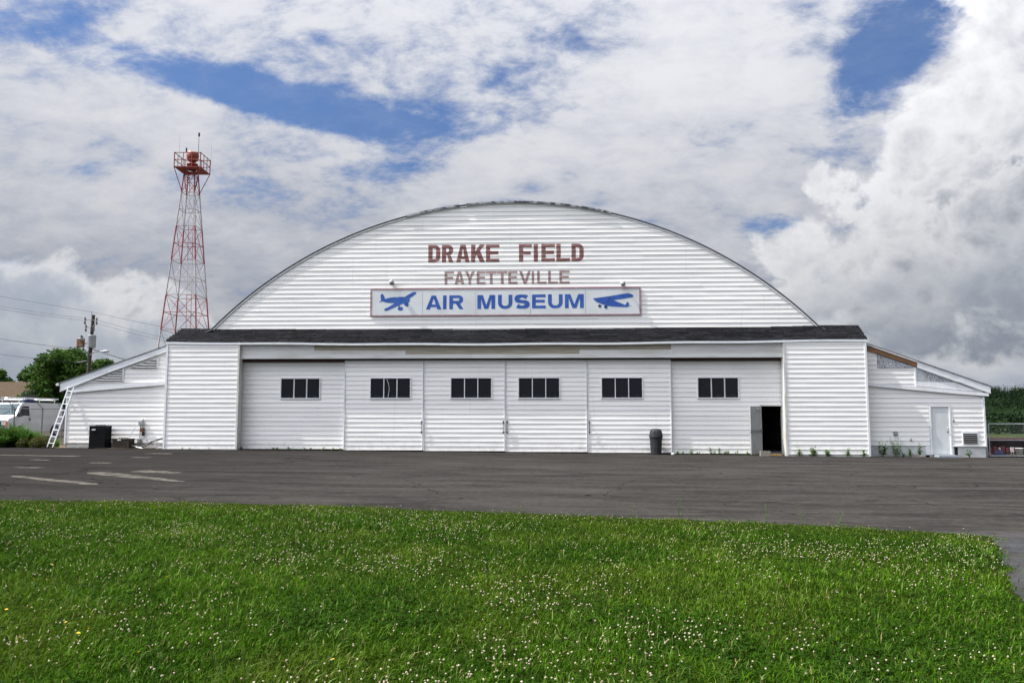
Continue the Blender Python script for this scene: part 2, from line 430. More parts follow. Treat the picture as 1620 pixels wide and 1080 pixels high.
def root_of(o):
    while o.parent: o = o.parent
    return o
def link(name, me, parent=None, loc=None, rot=None, scale=None):
    o = bpy.data.objects.new(name, me); col0.objects.link(o)
    if parent is not None: o.parent = parent
    if loc is not None: o.location = loc
    if rot is not None: o.rotation_euler = rot
    if scale is not None: o.scale = scale
    return o
def tag(o, label=None, cat=None, group=None, kind=None):
    if label: o['label'] = label
    if cat: o['category'] = cat
    if group: o['group'] = group
    if kind: o['kind'] = kind
    return o
def thing(name, loc, label, cat, group=None, rz=0.0):
    o = bpy.data.objects.new(name, None); o.empty_display_size = .3; col0.objects.link(o)
    o.location = loc; o.rotation_euler = (0, 0, rz)
    return tag(o, label, cat, group)
def dup(root, loc, rz=0.0, label=None):
    r = root.copy(); col0.objects.link(r); r.location = loc; r.rotation_euler = (0, 0, rz)
    if label: r['label'] = label
    for ch in root.children:
        c = ch.copy(); col0.objects.link(c); c.parent = r
        for g in ch.children:
            d = g.copy(); col0.objects.link(d); d.parent = c
    return r
def npmesh(name, verts, faces_flat, counts, mats, tint=None, mi=None, smooth=False):
    me = bpy.data.meshes.new(name)
    nv, nl, nf = len(verts), len(faces_flat), len(counts)
    me.vertices.add(nv); me.loops.add(nl); me.polygons.add(nf)
    me.vertices.foreach_set('co', np.asarray(verts, np.float32).ravel())
    me.loops.foreach_set('vertex_index', np.asarray(faces_flat, np.int32))
    st = np.zeros(nf, np.int32); st[1:] = np.cumsum(counts)[:-1]
    me.polygons.foreach_set('loop_start', st)
    for q in mats: me.materials.append(q)
    if mi is not None: me.polygons.foreach_set('material_index', np.asarray(mi, np.int32))
    if smooth: me.polygons.foreach_set('use_smooth', np.ones(nf, bool))
    if tint is not None:
        a = me.attributes.new('tint', 'FLOAT_COLOR', 'POINT'); a.data.foreach_set('color', np.asarray(tint, np.float32).ravel())
    me.update(calc_edges=True); me.validate()
    return me

def gz(x, y=0.0):
    """the ground falls gently from left to right"""
    return 0.02 - 0.0085 * max(-40.0, min(40.0, x))

# ------------------------------------------------------------------ setting
mb = MB()
xs = [-3000, -600, -120, -40, 0, 40, 120, 600, 3000]; ys = [-600, -60, 0, 60, 200, 600, 3000]
for y in ys:
    for x in xs: mb.v.append((x, y, gz(x) - .03))
for j in range(len(ys) - 1):
    for i in range(len(xs) - 1):
        k = j * len(xs) + i; mb.f.append([k, k + 1, k + 1 + len(xs), k + len(xs)]); mb.sm.append(False); mb.mi.append(0)
tag(mb.build('ground', fieldm), kind='structure')

def sheet(name, pts, dz, m, parent=None, sub=None):
    mb = MB(); mb.add([(x, y, gz(x) + dz) for x, y in pts], [tuple(range(len(pts)))])
    return mb.build(name, m, parent)
# apron: strips so that it follows the cross fall
apr = MB()
ax = [-60, -40, -23, -10, 0, 10, 22, 40, 60]
for a, b in zip(ax, ax[1:]):
    yb = 1.2
    apr.add([(a, -60, gz(a)), (b, -60, gz(b)), (b, yb, gz(b)), (a, yb, gz(a))], [(0, 1, 2, 3)])
apron = tag(apr.build('asphalt_apron', asphalt), kind='structure')

def ragged_line(p0, p1, w0, w1=None, seg=14):
    """a worn painted stripe on the apron with broken edges"""
    w1 = w0 if w1 is None else w1
    a, b = Vector((*p0, 0)), Vector((*p1, 0)); d = (b - a).normalized(); n = Vector((-d.y, d.x, 0))
    mb = MB(); L, Rr = [], []
    for i in range(seg + 1):
        t = i / seg; p = a.lerp(b, t); w = (w0 + (w1 - w0) * t) / 2
        e = 0.35 if i in (0, seg) else 1.0
        L.append(p + n * w * e * random.uniform(.75, 1.15)); Rr.append(p - n * w * e * random.uniform(.75, 1.15))
    vs = [(q.x, q.y, gz(q.x) + .004) for q in L + Rr]; m = seg + 1
    mb.add(vs, [(i, i + m, i + m + 1, i + 1) for i in range(seg)])
    return mb.build('painted_line', oldpaint, apron)
ragged_line((-11.81, -14.5), (-8.5, -16.5), .34)
ragged_line((-10.6, -13.1), (-7.0, -15.5), .75, .26)
ragged_line((-9.75, -12.4), (-8.3, -12.9), .75, .45)
ragged_line((-18.6, -5.6), (-15.2, -5.9), .45)
ragged_line((-14.0, -3.4), (-13.0, -3.6), .6)
ragged_line((-13.2, -6.1), (-12.5, -6.2), .4)
ragged_line((-15.6, -8.1), (-14.9, -8.2), .35)
ragged_line((-13.7, -11.6), (-12.8, -11.65), .35)
ragged_line((-12.9, -9.2), (-12.2, -9.3), .35)

# bare strip along the left annexe
s = MB()
edge_pts = [(-23.5, 1.0), (-21, .35), (-19.5, -.25), (-18.2, -.1), (-17, -.3), (-16, -.12), (-15.05, -.1), (-15.05, 1.6), (-23.5, 1.6)]
s.add([(x, y, gz(x) + .022) for x, y in edge_pts], [tuple(range(len(edge_pts)))])
tag(s.build('soil_strip', dirt), kind='structure')

gv = MB()
for a, b in ((-60, -40), (-40, -19.7)): gv.add([(a, 1.6, gz(a) + .004), (b, 1.6, gz(b) + .004), (b, 48, gz(b) + .004), (a, 48, gz(a) + .004)], [(0, 1, 2, 3)])
tag(gv.build('gravel_drive', dirt2), kind='structure')
# lawn outline (metres)
LAWN_TOP = [(-40, -20.6), (-20, -20.0), (-8.38, -19.82), (-5.52, -19.72), (-2.55, -19.99), (.28, -20.51), (2.85, -21.06), (5.17, -21.56), (6.41, -21.97), (7.35, -22.30), (7.62, -22.50),
            (7.38, -23.1), (6.9, -24.0), (6.2, -25.4), (5.75, -26.5), (5.5, -27.1), (5.55, -28.2), (5.9, -30), (6.3, -36), (6.5, -44)]
def ragged(pts, step=.12, amp=.05):
    out = []
    for (x0, y0), (x1, y1) in zip(pts, pts[1:]):
        L = math.hypot(x1 - x0, y1 - y0); n = max(1, min(120, int(L / step)))
        for i in range(n):
            t = i / n; out.append((x0 + (x1 - x0) * t + random.gauss(0, amp * .6), y0 + (y1 - y0) * t + random.gauss(0, amp)))
    out.append(pts[-1]); return out
lawn_poly = ragged(LAWN_TOP) + [(-40, -44)]
bm = bmesh.new()
vs = [bm.verts.new((x, y, gz(x) + .012)) for x, y in lawn_poly]
es = [bm.edges.new((vs[i], vs[(i + 1) % len(vs)])) for i in range(len(vs))]
bmesh.ops.triangle_fill(bm, edges=es, use_beauty=True)
me = bpy.data.meshes.new('lawn'); bm.to_mesh(me); bm.free(); me.materials.append(lawnm)
lawn = tag(link('lawn', me), kind='structure')

# ------------------------------------------------------------------ siding
CH = 0.2   # course height
def wave(x, k): return .0014 * math.sin(1.7 * x + k * 2.31) + .0010 * math.sin(4.1 * x + k * 5.7 + 1.3)
def prof(t): return -(0.0020 + 0.0160 * (1 - t) ** 2.0)      # t: 0 at the lower edge, 1 at the top
TT = (0.0, .16, .36, .62, 1.0)
def board_mesh(pieces, y0, zc0, zc1, k):
    mb = MB()
    for (za, zb, la, lb, ra, rb) in pieces:
        n = max(1, int(max(ra - la, rb - lb) / .55))
        rows = []
        for tt in TT:
            z = zc0 + tt * (zc1 - zc0)
            if tt in (0.0, 1.0): z = za if tt == 0 else zb
            elif not za + .008 < z < zb - .008: continue
            u = (z - za) / (zb - za); l, r = la + (lb - la) * u, ra + (rb - ra) * u
            t = (z - zc0) / (zc1 - zc0)
            rows.append([(l + (r - l) * i / n, y0 + prof(t) + wave(l + (r - l) * i / n, k) * (1 - t * .8), z) for i in range(n + 1)])
        m = n + 1; vs = [p for row in rows for p in row]
        mb.add(vs, [(i + q * m, i + 1 + q * m, i + 1 + (q + 1) * m, i + (q + 1) * m) for q in range(len(rows) - 1) for i in range(n)], True)
        lip = [p for p in rows[0]] + [(p[0], y0 + .008, p[2] + .006) for p in rows[0]]
        mb.add(lip, [(i, i + m, i + 1 + m, i + 1) for i in range(n)])
    return mb
def siding_wall(parent, y0, zbot, ztop, xl, xr, holes=(), seams=0, m=None, k0=0, seam_rng=None):
    """one object per board; xl, xr are functions of z; holes (x0,x1,z0,z1)"""
    m = m or siding
    nco = int(math.ceil((ztop - zbot) / CH - 1e-6))
    for c in range(nco):
        za, zb = zbot + c * CH, min(ztop, zbot + (c + 1) * CH); zc1 = zbot + (c + 1) * CH
        if zb - za < .02: continue
        cuts = sorted({za, zb} | {q for h in holes for q in h[2:4] if za + .005 < q < zb - .005})
        left, right = [], []
        for a, b in zip(cuts, cuts[1:]):
            la, lb, ra, rb = xl(a), xl(b), xr(a), xr(b)
            if ra - la < .03 or rb - lb < -.6: continue
            if rb < lb: mid = (lb + rb) / 2; lb = rb = mid
            hs = sorted(h for h in holes if h[2] < (a + b) / 2 < h[3])
            if not hs: left.append((a, b, la, lb, ra, rb))
            else:
                h = hs[0]; left.append((a, b, la, lb, h[0], h[0]))
                if len(hs) > 1:
                    right.append((a, b, h[1], h[1], hs[1][0], hs[1][0])); h = hs[1]
                if ra - h[1] > .03: right.append((a, b, h[1], h[1], ra, rb))
        if left and not right and seams and len(left) == 1:
            a, b, la, lb, ra, rb = left[0]
            xs = sorted(la + (ra - la) * q for q in (seam_rng.random() for _ in range(seams))) if ra - la > 4 else []
            xs = [x for x in xs if max(la, lb) + 1.0 < x < min(ra, rb) - 1.0]
            bl = [(la, lb)] + [(x, x) for x in xs]; br = [(x, x) for x in xs] + [(ra, rb)]
            for i, ((p, q), (r, w)) in enumerate(zip(bl, br)):
                board_mesh([(a, b, p, q, r + (.02 if i < len(xs) else 0), w + (.02 if i < len(xs) else 0))], y0 - (i % 2) * .0028, za, zc1, k0 + c * 7 + i * 3).build('siding_board', m, parent)
            continue
        for side in (left, right):
            if side: board_mesh(side, y0, za, zc1, k0 + c * 7).build('siding_board', m, parent)

# ------------------------------------------------------------------ hangar
XL, XR = -15.08, 14.92            # outer ends of the door pockets
OL, OR = -11.84, 11.48            # door opening
GX, GC = 13.22, -0.08             # half width and centre of the arched gable
RAD, ZC = 18.47, 10.95 - 18.47    # radius of the arch and height of its centre
YG = 0.60                          # gable wall plane
def sag(x): return -0.10 * max(0.0, math.cos((x + .5) / 15.2 * math.pi / 2)) ** 1.3 + .012 * math.sin(x * 1.1)
hangar = thing('hangar', (0, 0, 0), 'large white hangar with arched gable and a row of sliding doors', 'hangar')

def arch_z(x): return ZC + math.sqrt(max(0, RAD ** 2 - (x - GC) ** 2))
def arch_hx(z): return math.sqrt(max(0.0, RAD ** 2 - (z - ZC) ** 2))
NARC = 64
A0 = math.asin(GX / RAD)
def arc_pts(r, a0=-A0, a1=A0, n=NARC):
    return [(GC + r * math.sin(a0 + (a1 - a0) * i / n), ZC + r * math.cos(a0 + (a1 - a0) * i / n)) for i in range(n + 1)]
g = MB()
ap = arc_pts(RAD - .03)
g.add([(x, YG + .03, z) for x, z in ap] + [(GC + GX - .05, YG + .03, 4.4), (GC - GX + .05, YG + .03, 4.4)], [tuple(range(len(ap) + 2))])
gable = g.build('gable_wall', backing, hangar)
srng = random.Random(5)
siding_wall(gable, YG, 5.20, 10.93, lambda z: GC - arch_hx(min(z, 10.949)) + .02, lambda z: GC + arch_hx(min(z, 10.949)) - .02, seams=3, seam_rng=srng)
# roof shell and its front edge
def arch_slab(mb, r0, r1, y0, y1, a0=-A0, a1=A0, n=NARC):
    o, i_ = arc_pts(r1, a0, a1, n), arc_pts(r0, a0, a1, n); m = n + 1
    vs = [(x, y0, z) for x, z in o] + [(x, y1, z) for x, z in o] + [(x, y0, z) for x, z in i_] + [(x, y1, z) for x, z in i_]
    for k in range(n):
        mb.add([vs[q] for q in (k, k + 1, m + k + 1, m + k)], [(0, 1, 2, 3)], False)
        mb.add([vs[q] for q in (2 * m + k, 2 * m + k + 1, 3 * m + k + 1, 3 * m + k)], [(3, 2, 1, 0)], False)
        mb.add([vs[q] for q in (k, k + 1, 2 * m + k + 1, 2 * m + k)], [(3, 2, 1, 0)], False)
    mb.add([vs[q] for q in (0, m, 3 * m, 2 * m)], [(0, 1, 2, 3)]); mb.add([vs[q] for q in (m - 1, 2 * m - 1, 4 * m - 1, 3 * m - 1)], [(0, 1, 2, 3)])
    return mb
roof = arch_slab(MB(), RAD + .02, RAD + .06, YG - .04, 36).build('roof', roofgrey, hangar)
arch_slab(MB(), RAD - .028, RAD + .015, YG - .05, YG + .02).build('edge_trim', trimw, roof)
arch_slab(MB(), RAD + .062, RAD + .08, YG - .07, YG + .30).build('edge_flashing', mat('edge_flashing', (.13, .135, .14), .5), roof)
for a, b, th in ((-.255, -.185, .05), (-.185, -.12, .045), (-.105, -.05, .05), (-.05, .02, .045), (.02, .09, .05), (.09, .165, .06), (.165, .245, .05)):
    arch_slab(MB(), RAD + .015, RAD + .085 + th * .3, YG - .085 - th * .3, YG + .5, a, b - .003, 6).build('roof_patch', patchm, roof)
# shell: side and back walls, floor
w = MB(); w.box(GC - GX - .02, GC - GX + .13, YG + .05, 36, -.4, 5.42); w.build('side_wall', backing, hangar)
w = MB(); w.box(GC + GX - .13, GC + GX + .02, YG + .05, 36, -.4, 5.42); w.build('side_wall', backing, hangar)
w = MB(); ap = arc_pts(RAD); w.add([(x, 35.9, z) for x, z in ap] + [(GC + GX, 35.9, -.4), (GC - GX, 35.9, -.4)], [tuple(range(len(ap) + 2))]); w.build('back_wall', backing, hangar)
w = MB(); w.box(GC - GX, GC + GX, .52, 35.9, -.4, .035); w.build('floor_slab', floorm, hangar)
w = MB(); w.box(GC - GX + .14, GC + GX - .14, .66, .72, 3.6, 5.2); w.build('header_beam', backing, hangar)

# door pockets
for x0, x1 in ((XL, OL), (OR, XR)):
    zg = min(gz(x0), gz(x1))
    p = MB(); p.box(x0 + .02, x1 - .02, .012, .30, zg - .02, 4.80)
    pk = p.build('door_pocket', backing, hangar)
    siding_wall(pk, 0.0, zg + (.045 if x0 < 0 else .10), 4.78, lambda z: x0 + .05, lambda z: x1 - .05, k0=int(x0 * 3))
    o = MB(); o.box(x0 - .01, x0 + .075, -.034, .34, zg + .02, 4.79); o.build('corner_post', trimw if x0 < 0 else oldtrim, pk)
    o = MB(); o.box(x1 - .075, x1 + .01, -.034, .34, zg + .02, 4.79); o.build('corner_post', oldtrim if x0 < 0 else trimw, pk)

# awning of shingles over the doors and pockets
ZE, ZR, YE, YR = 4.82, 5.42, -.02, YG - .02
aw = MB(); nseg = 40
lo = [XL - .06 + (XR - XL + .12) * i / nseg for i in range(nseg + 1)]
hi = [XL + .38 + (XR - XL - .44) * i / nseg for i in range(nseg + 1)]
vs = [(x, YE, ZE - .03 + sag(x)) for x in lo] + [(x, YR, ZR - .03 + sag(x)) for x in hi]; m_ = nseg + 1
aw.add(vs, [(i, i + 1, i + 1 + m_, i + m_) for i in range(nseg)])
aw.add([(lo[0], YE, ZE - .03 + sag(lo[0])), (hi[0], YR, ZR - .03), (hi[0], YR, ZE - .1), (lo[0], YR, ZE - .1)], [(0, 1, 2, 3)])
aw.add([(lo[-1], YE, ZE - .03 + sag(lo[-1])), (hi[-1], YR, ZR - .03), (hi[-1], YR, ZE - .1), (lo[-1], YR, ZE - .1)], [(0, 1, 2, 3)])
awn = aw.build('awning_roof', shing, hangar)
sl = math.hypot(YR - YE, ZR - ZE); ang = math.atan2(ZR - ZE, YR - YE)
NR = 6; ex = sl / NR
sh_me = {}
def shingle_mesh(w):
    key = round(w, 2)
    if key not in sh_me:
        mb = MB(); mb.box(-w / 2 + .004, w / 2 - .004, -.02, ex + .05, -.004, .010)
        mb.v = [(x, y, z + (.016 if y < 0 else 0)) for x, y, z in mb.v]
        sh_me[key] = mb.mesh('shingle', shing)
    return sh_me[key]
rs = random.Random(11)
for r in range(NR):
    t = r / NR
    xa = XL - .06 + .44 * t; xb = XR + .06 - .12 * t
    x = xa - (0.45 if r % 2 else 0.0)
    while x < xb - .05:
        wd = rs.choice((.45, .68, .9, .9)); l, rr = max(x, xa), min(x + wd, xb); x += wd
        if rr - l < .06: continue
        cx = (l + rr) / 2
        o = link('shingle', shingle_mesh(rr - l), awn, (cx, YE + (YR - YE) * t, ZE + (ZR - ZE) * t + sag(cx) + rs.uniform(0, .006)), (ang, 0, 0))
# fascia under the shingles
for i in range(5):
    a = XL - .03 + (XR - XL + .06) * i / 5; b = XL - .03 + (XR - XL + .06) * (i + 1) / 5 - .004
    f = MB(); n = 8
    for q in range(n):
        xa, xb = a + (b - a) * q / n, a + (b - a) * (q + 1) / n
        za, zb = sag(xa), sag(xb)
        f.add([(xa, -.045, 4.70 + za), (xb, -.045, 4.70 + zb), (xb, -.045, 4.795 + zb), (xa, -.045, 4.795 + za), (xa, .02, 4.70 + za), (xb, .02, 4.70 + zb)], [(0, 1, 2, 3), (0, 4, 5, 1)])
    f.build('fascia_board', fascia_m, awn)
# header above the doors: grey siding on the ends, bare boards in the middle, a dark track
hd = MB(); hd.box(OL, OR, .15, .36, 4.06, 4.82); hdr = hd.build('door_header', backing, hangar)
rh = random.Random(3)
def hboard(x0, x1, z0, z1, m, y=.29):
    b = MB(); b.box(x0 + .003, x1 - .003, y + rh.uniform(-.004, .004), .149, z0, z1); b.build('header_board', m, hdr)
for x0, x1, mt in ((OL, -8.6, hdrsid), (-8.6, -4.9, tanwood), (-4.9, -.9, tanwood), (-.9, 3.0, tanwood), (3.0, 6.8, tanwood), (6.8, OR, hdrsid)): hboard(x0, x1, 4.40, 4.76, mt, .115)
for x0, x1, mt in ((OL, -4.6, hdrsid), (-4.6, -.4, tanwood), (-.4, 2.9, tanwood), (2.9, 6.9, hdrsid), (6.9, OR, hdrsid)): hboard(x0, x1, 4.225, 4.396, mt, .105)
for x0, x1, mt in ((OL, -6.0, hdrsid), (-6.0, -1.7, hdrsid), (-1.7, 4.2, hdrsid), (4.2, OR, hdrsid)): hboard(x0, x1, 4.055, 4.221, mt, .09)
tk = MB(); tk.box(-7.3, 6.83, .255, .33, 3.985, 4.05); tk.build('door_track', darkmetal, hdr)
for x0, x1 in ((OL, -7.3), (6.83, OR)):
    tk = MB(); tk.box(x0, x1, .36, .50, 3.92, 4.05); tk.build('door_track', rustdark, hdr)

# sliding doors
DOORS = [(-11.95, -7.31, .47, (-10.12, -8.43)), (-7.29, -3.84, .34, (-6.14, -4.42)), (-3.82, -.30, .34, (-2.63, -.90)),
         (-.28, 3.22, .34, (.30, 2.03)), (3.24, 6.80, .34, (3.86, 5.57)), (6.78, 11.58, .47, (7.97, 9.66))]
DLAB = ['recessed door beside the condenser-side pocket', 'door with a cracked window pane', None, None, None, 'recessed door holding the open entrance']
WZ0, WZ1 = 2.36, 3.20
for i, (x0, x1, y, (wa, wb)) in enumerate(DOORS):
    zb = max(gz(x0), gz(x1)) + .035; zt = 3.98 if y < .4 else 3.93
    last = i == 5
    d = MB()
    if last:
        d.box(x0, 10.56, y + .012, y + .10, zb, zt); d.box(10.56, 11.5, y + .012, y + .10, 2.06, zt); d.box(11.5, x1, y + .012, y + .10, zb, zt)
    else: d.box(x0, x1, y + .012, y + .10, zb, zt)
    dr = d.build('sliding_door', backing, hangar)
    if DLAB[i]: dr['label'] = DLAB[i]
    holes = [(wa, wb, WZ0, WZ1)]
    if last: holes.append((10.56, 11.5, -1, 2.05))
    siding_wall(dr, y, zb, zt, lambda z: x0 + .03, lambda z: x1 - .03, holes, k0=i * 31)
    for xx in (x0, x1 - .035):
        t_ = MB(); t_.box(xx, xx + .035, y - .034, y + .011, zb, zt); t_.build('edge_strip', trimw, dr)
    t_ = MB(); t_.box(x0 + .036, x1 - .036, y - .030, y + .011, zt - .045, zt + .001); t_.build('top_strip', trimw, dr)
    # window: frame, two mullions, three panes
    fr = MB()
    fr.box(wa - .045, wb + .045, y - .045, y + .011, WZ1, WZ1 + .045); fr.box(wa - .045, wb + .045, y - .05, y + .011, WZ0 - .05, WZ0)
    fr.box(wa - .045, wa, y - .045, y + .011, WZ0, WZ1); fr.box(wb, wb + .045, y - .045, y + .011, WZ0, WZ1)
    fr.build('window_frame', trimw, dr)
    pw = (wb - wa) / 3
    for q in range(3):
        p = MB(); tl = random.uniform(-.010, .010)
        a, b = wa + q * pw + .001, wa + (q + 1) * pw - .001
        p.add([(a, y - .002 + tl, WZ0), (b, y - .002 - tl, WZ0), (b, y - .002 - tl, WZ1), (a, y - .002 + tl, WZ1)], [(0, 1, 2, 3)])
        p.build('pane', glass, dr)
        if q:
            mu = MB(); wd = .035 if i not in (0, 5) else .05
            mu.box(wa + q * pw - wd / 2, wa + q * pw + wd / 2, y - .022, y + .011, WZ0, WZ1); mu.build('mullion', trimw if i not in (0, 5) else oldtrim, dr)
    if i == 1:   # tape along a crack in the middle pane
        c = MB(); pts = [(wa + pw + .12, y - .004, WZ1 - .02), (wa + pw + .20, y - .004, WZ1 - .22), (wa + pw + .235, y - .004, WZ1 - .45), (wa + pw + .21, y - .004, WZ0 + .18), (wa + pw + .19, y - .004, WZ0 + .02)]
        c.path(pts, .012, 4); c.build('crack_tape', trimw, dr)
    hx = {1: (x1 - .06,), 2: (x1 - .07,), 3: (x0 + .07,), 4: (x0 + .06,)}.get(i, ())
    for h in hx:
        hb = MB(); hb.path([(h, y - .015, .88), (h, y - .085, .92), (h, y - .085, 1.29), (h, y - .015, 1.33)], .014, 6)
        hb.box(h - .03, h + .03, y - .03, y - .014, 1.29, 1.37); hb.box(h - .03, h + .03, y - .03, y - .014, .84, .92)
        hb.build('handle', blackp, dr)
# the walk-in entrance in the last sliding door, leaf thrown open
ze = gz(11) + .045
e = MB(); e.box(10.56, 10.60, .40, .58, ze, 2.04); e.box(11.46, 11.50, .40, .58, ze, 2.04); e.box(10.56, 11.50, .40, .58, 2.0, 2.045)
ent = e.build('entrance_frame', oldtrim, hangar)
hgx, hgy = 10.60, .43
LA = R(-137)
lx, ly = math.cos(LA), math.sin(LA); nx, ny = -ly, lx
def leafbox(u0, u1, v0, v1, z0, z1):
    P = [(hgx + u * lx + v * nx, hgy + u * ly + v * ny) for u, v in ((u0, v0), (u1, v0), (u1, v1), (u0, v1))]
    mb = MB(); mb.add([(a, b, z0) for a, b in P] + [(a, b, z1) for a, b in P], [(0, 3, 2, 1), (4, 5, 6, 7), (0, 1, 5, 4), (1, 2, 6, 5), (2, 3, 7, 6), (3, 0, 4, 7)]); return mb
lf = leafbox(0, .84, -.022, .022, ze + .02, 1.98).build('entrance_door', doorgrey, hangar)
sd = 1 if (nx * (CAM.x - hgx) + ny * (CAM.y - hgy)) > 0 else -1
leafbox(.05, .80, sd * .05, sd * .085, .93, .99).build('push_bar', mat('push_bar', (.16, .165, .16), .4, .5), lf)
leafbox(.04, .10, sd * .022, sd * .05, .90, 1.02).build('bar_mount', mat('push_bar'), lf)
leafbox(.74, .81, sd * .022, sd * .05, .90, 1.02).build('bar_mount', mat('push_bar'), lf)
leafbox(.10, .40, sd * .022, sd * .075, 1.84, 1.91).build('door_closer', galv, lf)
leafbox(.845, .855, -.03, .03, .88, 1.04).build('latch_plate', galv, lf)

# ------------------------------------------------------------------ lettering
def rrect(x0, x1, z0, z1, r, corners=(1, 1, 1, 1), n=6):
    """rounded rectangle, corners: bl, br, tr, tl"""
    pts = []
    for (cx, cz, a0, on, sx, sz) in ((x0, z0, 180, corners[0], 1, 1), (x1, z0, 270, corners[1], -1, 1), (x1, z1, 0, corners[2], -1, -1), (x0, z1, 90, corners[3], 1, -1)):
        if not on: pts.append((cx, cz)); continue
        ox, oz = cx + sx * r, cz + sz * r
        for i in range(n + 1):
            a = R(a0 + 90 * i / n); pts.append((ox + r * math.cos(a), oz + r * math.sin(a)))
    return pts
def glyph(ch, w, h, t, tz=None):
    """outline and holes in metres; t = upright stroke, tz = level stroke"""
    tz = tz or t * .85
    if ch == 'I': return [[(0, 0), (w, 0), (w, h), (0, h)]]
    if ch == 'L': return [[(0, 0), (w, 0), (w, tz), (t, tz), (t, h), (0, h)]]
    if ch == 'T': c = w / 2; return [[(c - t / 2, 0), (c + t / 2, 0), (c + t / 2, h - tz), (w, h - tz), (w, h), (0, h), (0, h - tz), (c - t / 2, h - tz)]]
    if ch == 'E':
        m = h * .5 + .02 * h
        return [[(0, 0), (w, 0), (w, tz), (t, tz), (t, m - tz / 2), (w * .93, m - tz / 2), (w * .93, m + tz / 2), (t, m + tz / 2), (t, h - tz), (w, h - tz), (w, h), (0, h)]]
    if ch == 'F':
        m = h * .50
        return [[(0, 0), (t, 0), (t, m - tz / 2), (w * .92, m - tz / 2), (w * .92, m + tz / 2), (t, m + tz / 2), (t, h - tz), (w, h - tz), (w, h), (0, h)]]
    if ch == 'A':
        a = t * 1.15; s_ = t * 1.08; zt = h * .80; c0, c1 = h * .17, h * .17 + tz * .9
        xi = lambda z: s_ + z * (w / 2 - s_) / zt
        return [[(0, 0), (s_, 0), (xi(c0), c0), (w - xi(c0), c0), (w - s_, 0), (w, 0), (w / 2 + a / 2, h), (w / 2 - a / 2, h)], [(xi(c1), c1), (w - xi(c1), c1), (w / 2, zt)]]
    if ch == 'V':
        s_ = t * 1.1; return [[(0, h), (w / 2 - t * .5, 0), (w / 2 + t * .5, 0), (w, h), (w - s_, h), (w / 2, h * .26), (s_, h)]]
    if ch == 'Y':
        s_ = t * 1.15; c = w / 2; return [[(c - t / 2, 0), (c + t / 2, 0), (c + t / 2, h * .40), (w, h), (w - s_, h), (c, h * .58), (s_, h), (0, h), (c - t / 2, h * .40)]]
    if ch == 'K':
        s_ = t * 1.2; P = lambda q: (t + q * (w - t), h * (.30 + .70 * q))
        return [[(0, 0), (t, 0), (t, h * .30), P(.16), (w - s_, 0), (w, 0), P(.50), (w, h), (w - s_, h), (t, h * .60), (t, h), (0, h)]]
    if ch == 'D':
        return [rrect(0, w, 0, h, min(w, h) * .48, (0, 1, 1, 0)), rrect(t, w - t, tz, h - tz, min(w - 2 * t, h - 2 * tz) * .48, (0, 1, 1, 0))]
    if ch == 'R':
        zb = h * .40; r = (h - zb) * .48
        b = rrect(0, w * .97, zb, h, r, (0, 1, 1, 0))      # bl, br arc, tr arc, tl
        bowl = b[1:]
        out = [(0, 0), (t, 0), (t, zb), (w * .46, zb), (w - t * 1.1, 0), (w, 0), (w * .74, zb + .01 * h)] + [q for q in bowl if not (q[0] < w * .76 and q[1] < zb + .02 * h)]
        return [out, rrect(t, w * .97 - t, zb + tz, h - tz, (h - zb - 2 * tz) * .45, (0, 1, 1, 0))]
    if ch == 'U':
        r = w * .42; o = rrect(0, w, 0, h, r, (1, 1, 0, 0)); i_ = rrect(t, w - t, tz, h, max(.02, r - t * .8), (1, 1, 0, 0))
        # outer: bl arc, br arc, tr, tl ; walk outer then inner back
        return [o[:-1] + [(w - t, h)] + list(reversed(i_[:-2])) + [(t, h), (0, h)]]
    if ch == 'M':
        return [[(0, 0), (t, 0), (t, h * .70), (w / 2 - t * .52, 0), (w / 2 + t * .52, 0), (w - t, h * .70), (w - t, 0), (w, 0), (w, h), (w - t * 1.45, h), (w / 2, h * .27), (t * 1.45, h), (0, h)]]
    if ch == 'S':
        hw, q = (w - t) / 2, (h - tz) / 4; cx = w / 2; pts = []
        for i in range(0, 13): a = R(28 + (270 - 28) * i / 12); pts.append((cx + hw * math.cos(a), h - tz / 2 - q + q * math.sin(a)))
        for i in range(1, 13): a = R(90 - (242) * i / 12); pts.append((cx + hw * math.cos(a), tz / 2 + q + q * math.sin(a)))
        L, Rr = [], []
        for i, p in enumerate(pts):
            a = pts[max(0, i - 1)]; b = pts[min(len(pts) - 1, i + 1)]
            d = Vector((b[0] - a[0], b[1] - a[1])).normalized(); n = Vector((-d.y, d.x))
            wd = (t * abs(n.x) + tz * abs(n.y)) / 2
            L.append((p[0] + n.x * wd, p[1] + n.y * wd)); Rr.append((p[0] - n.x * wd, p[1] - n.y * wd))
        return [L + Rr[::-1]]
def fill_bm(loops, ox, oz):
    bm = bmesh.new()
    for lp in loops:
        vs = [bm.verts.new((ox + x, 0, oz + z)) for x, z in lp]
        for i in range(len(vs)): bm.edges.new((vs[i], vs[(i + 1) % len(vs)]))
    bmesh.ops.triangle_fill(bm, edges=bm.edges[:], use_beauty=True, use_dissolve=False, normal=(0, -1, 0))
    return bm
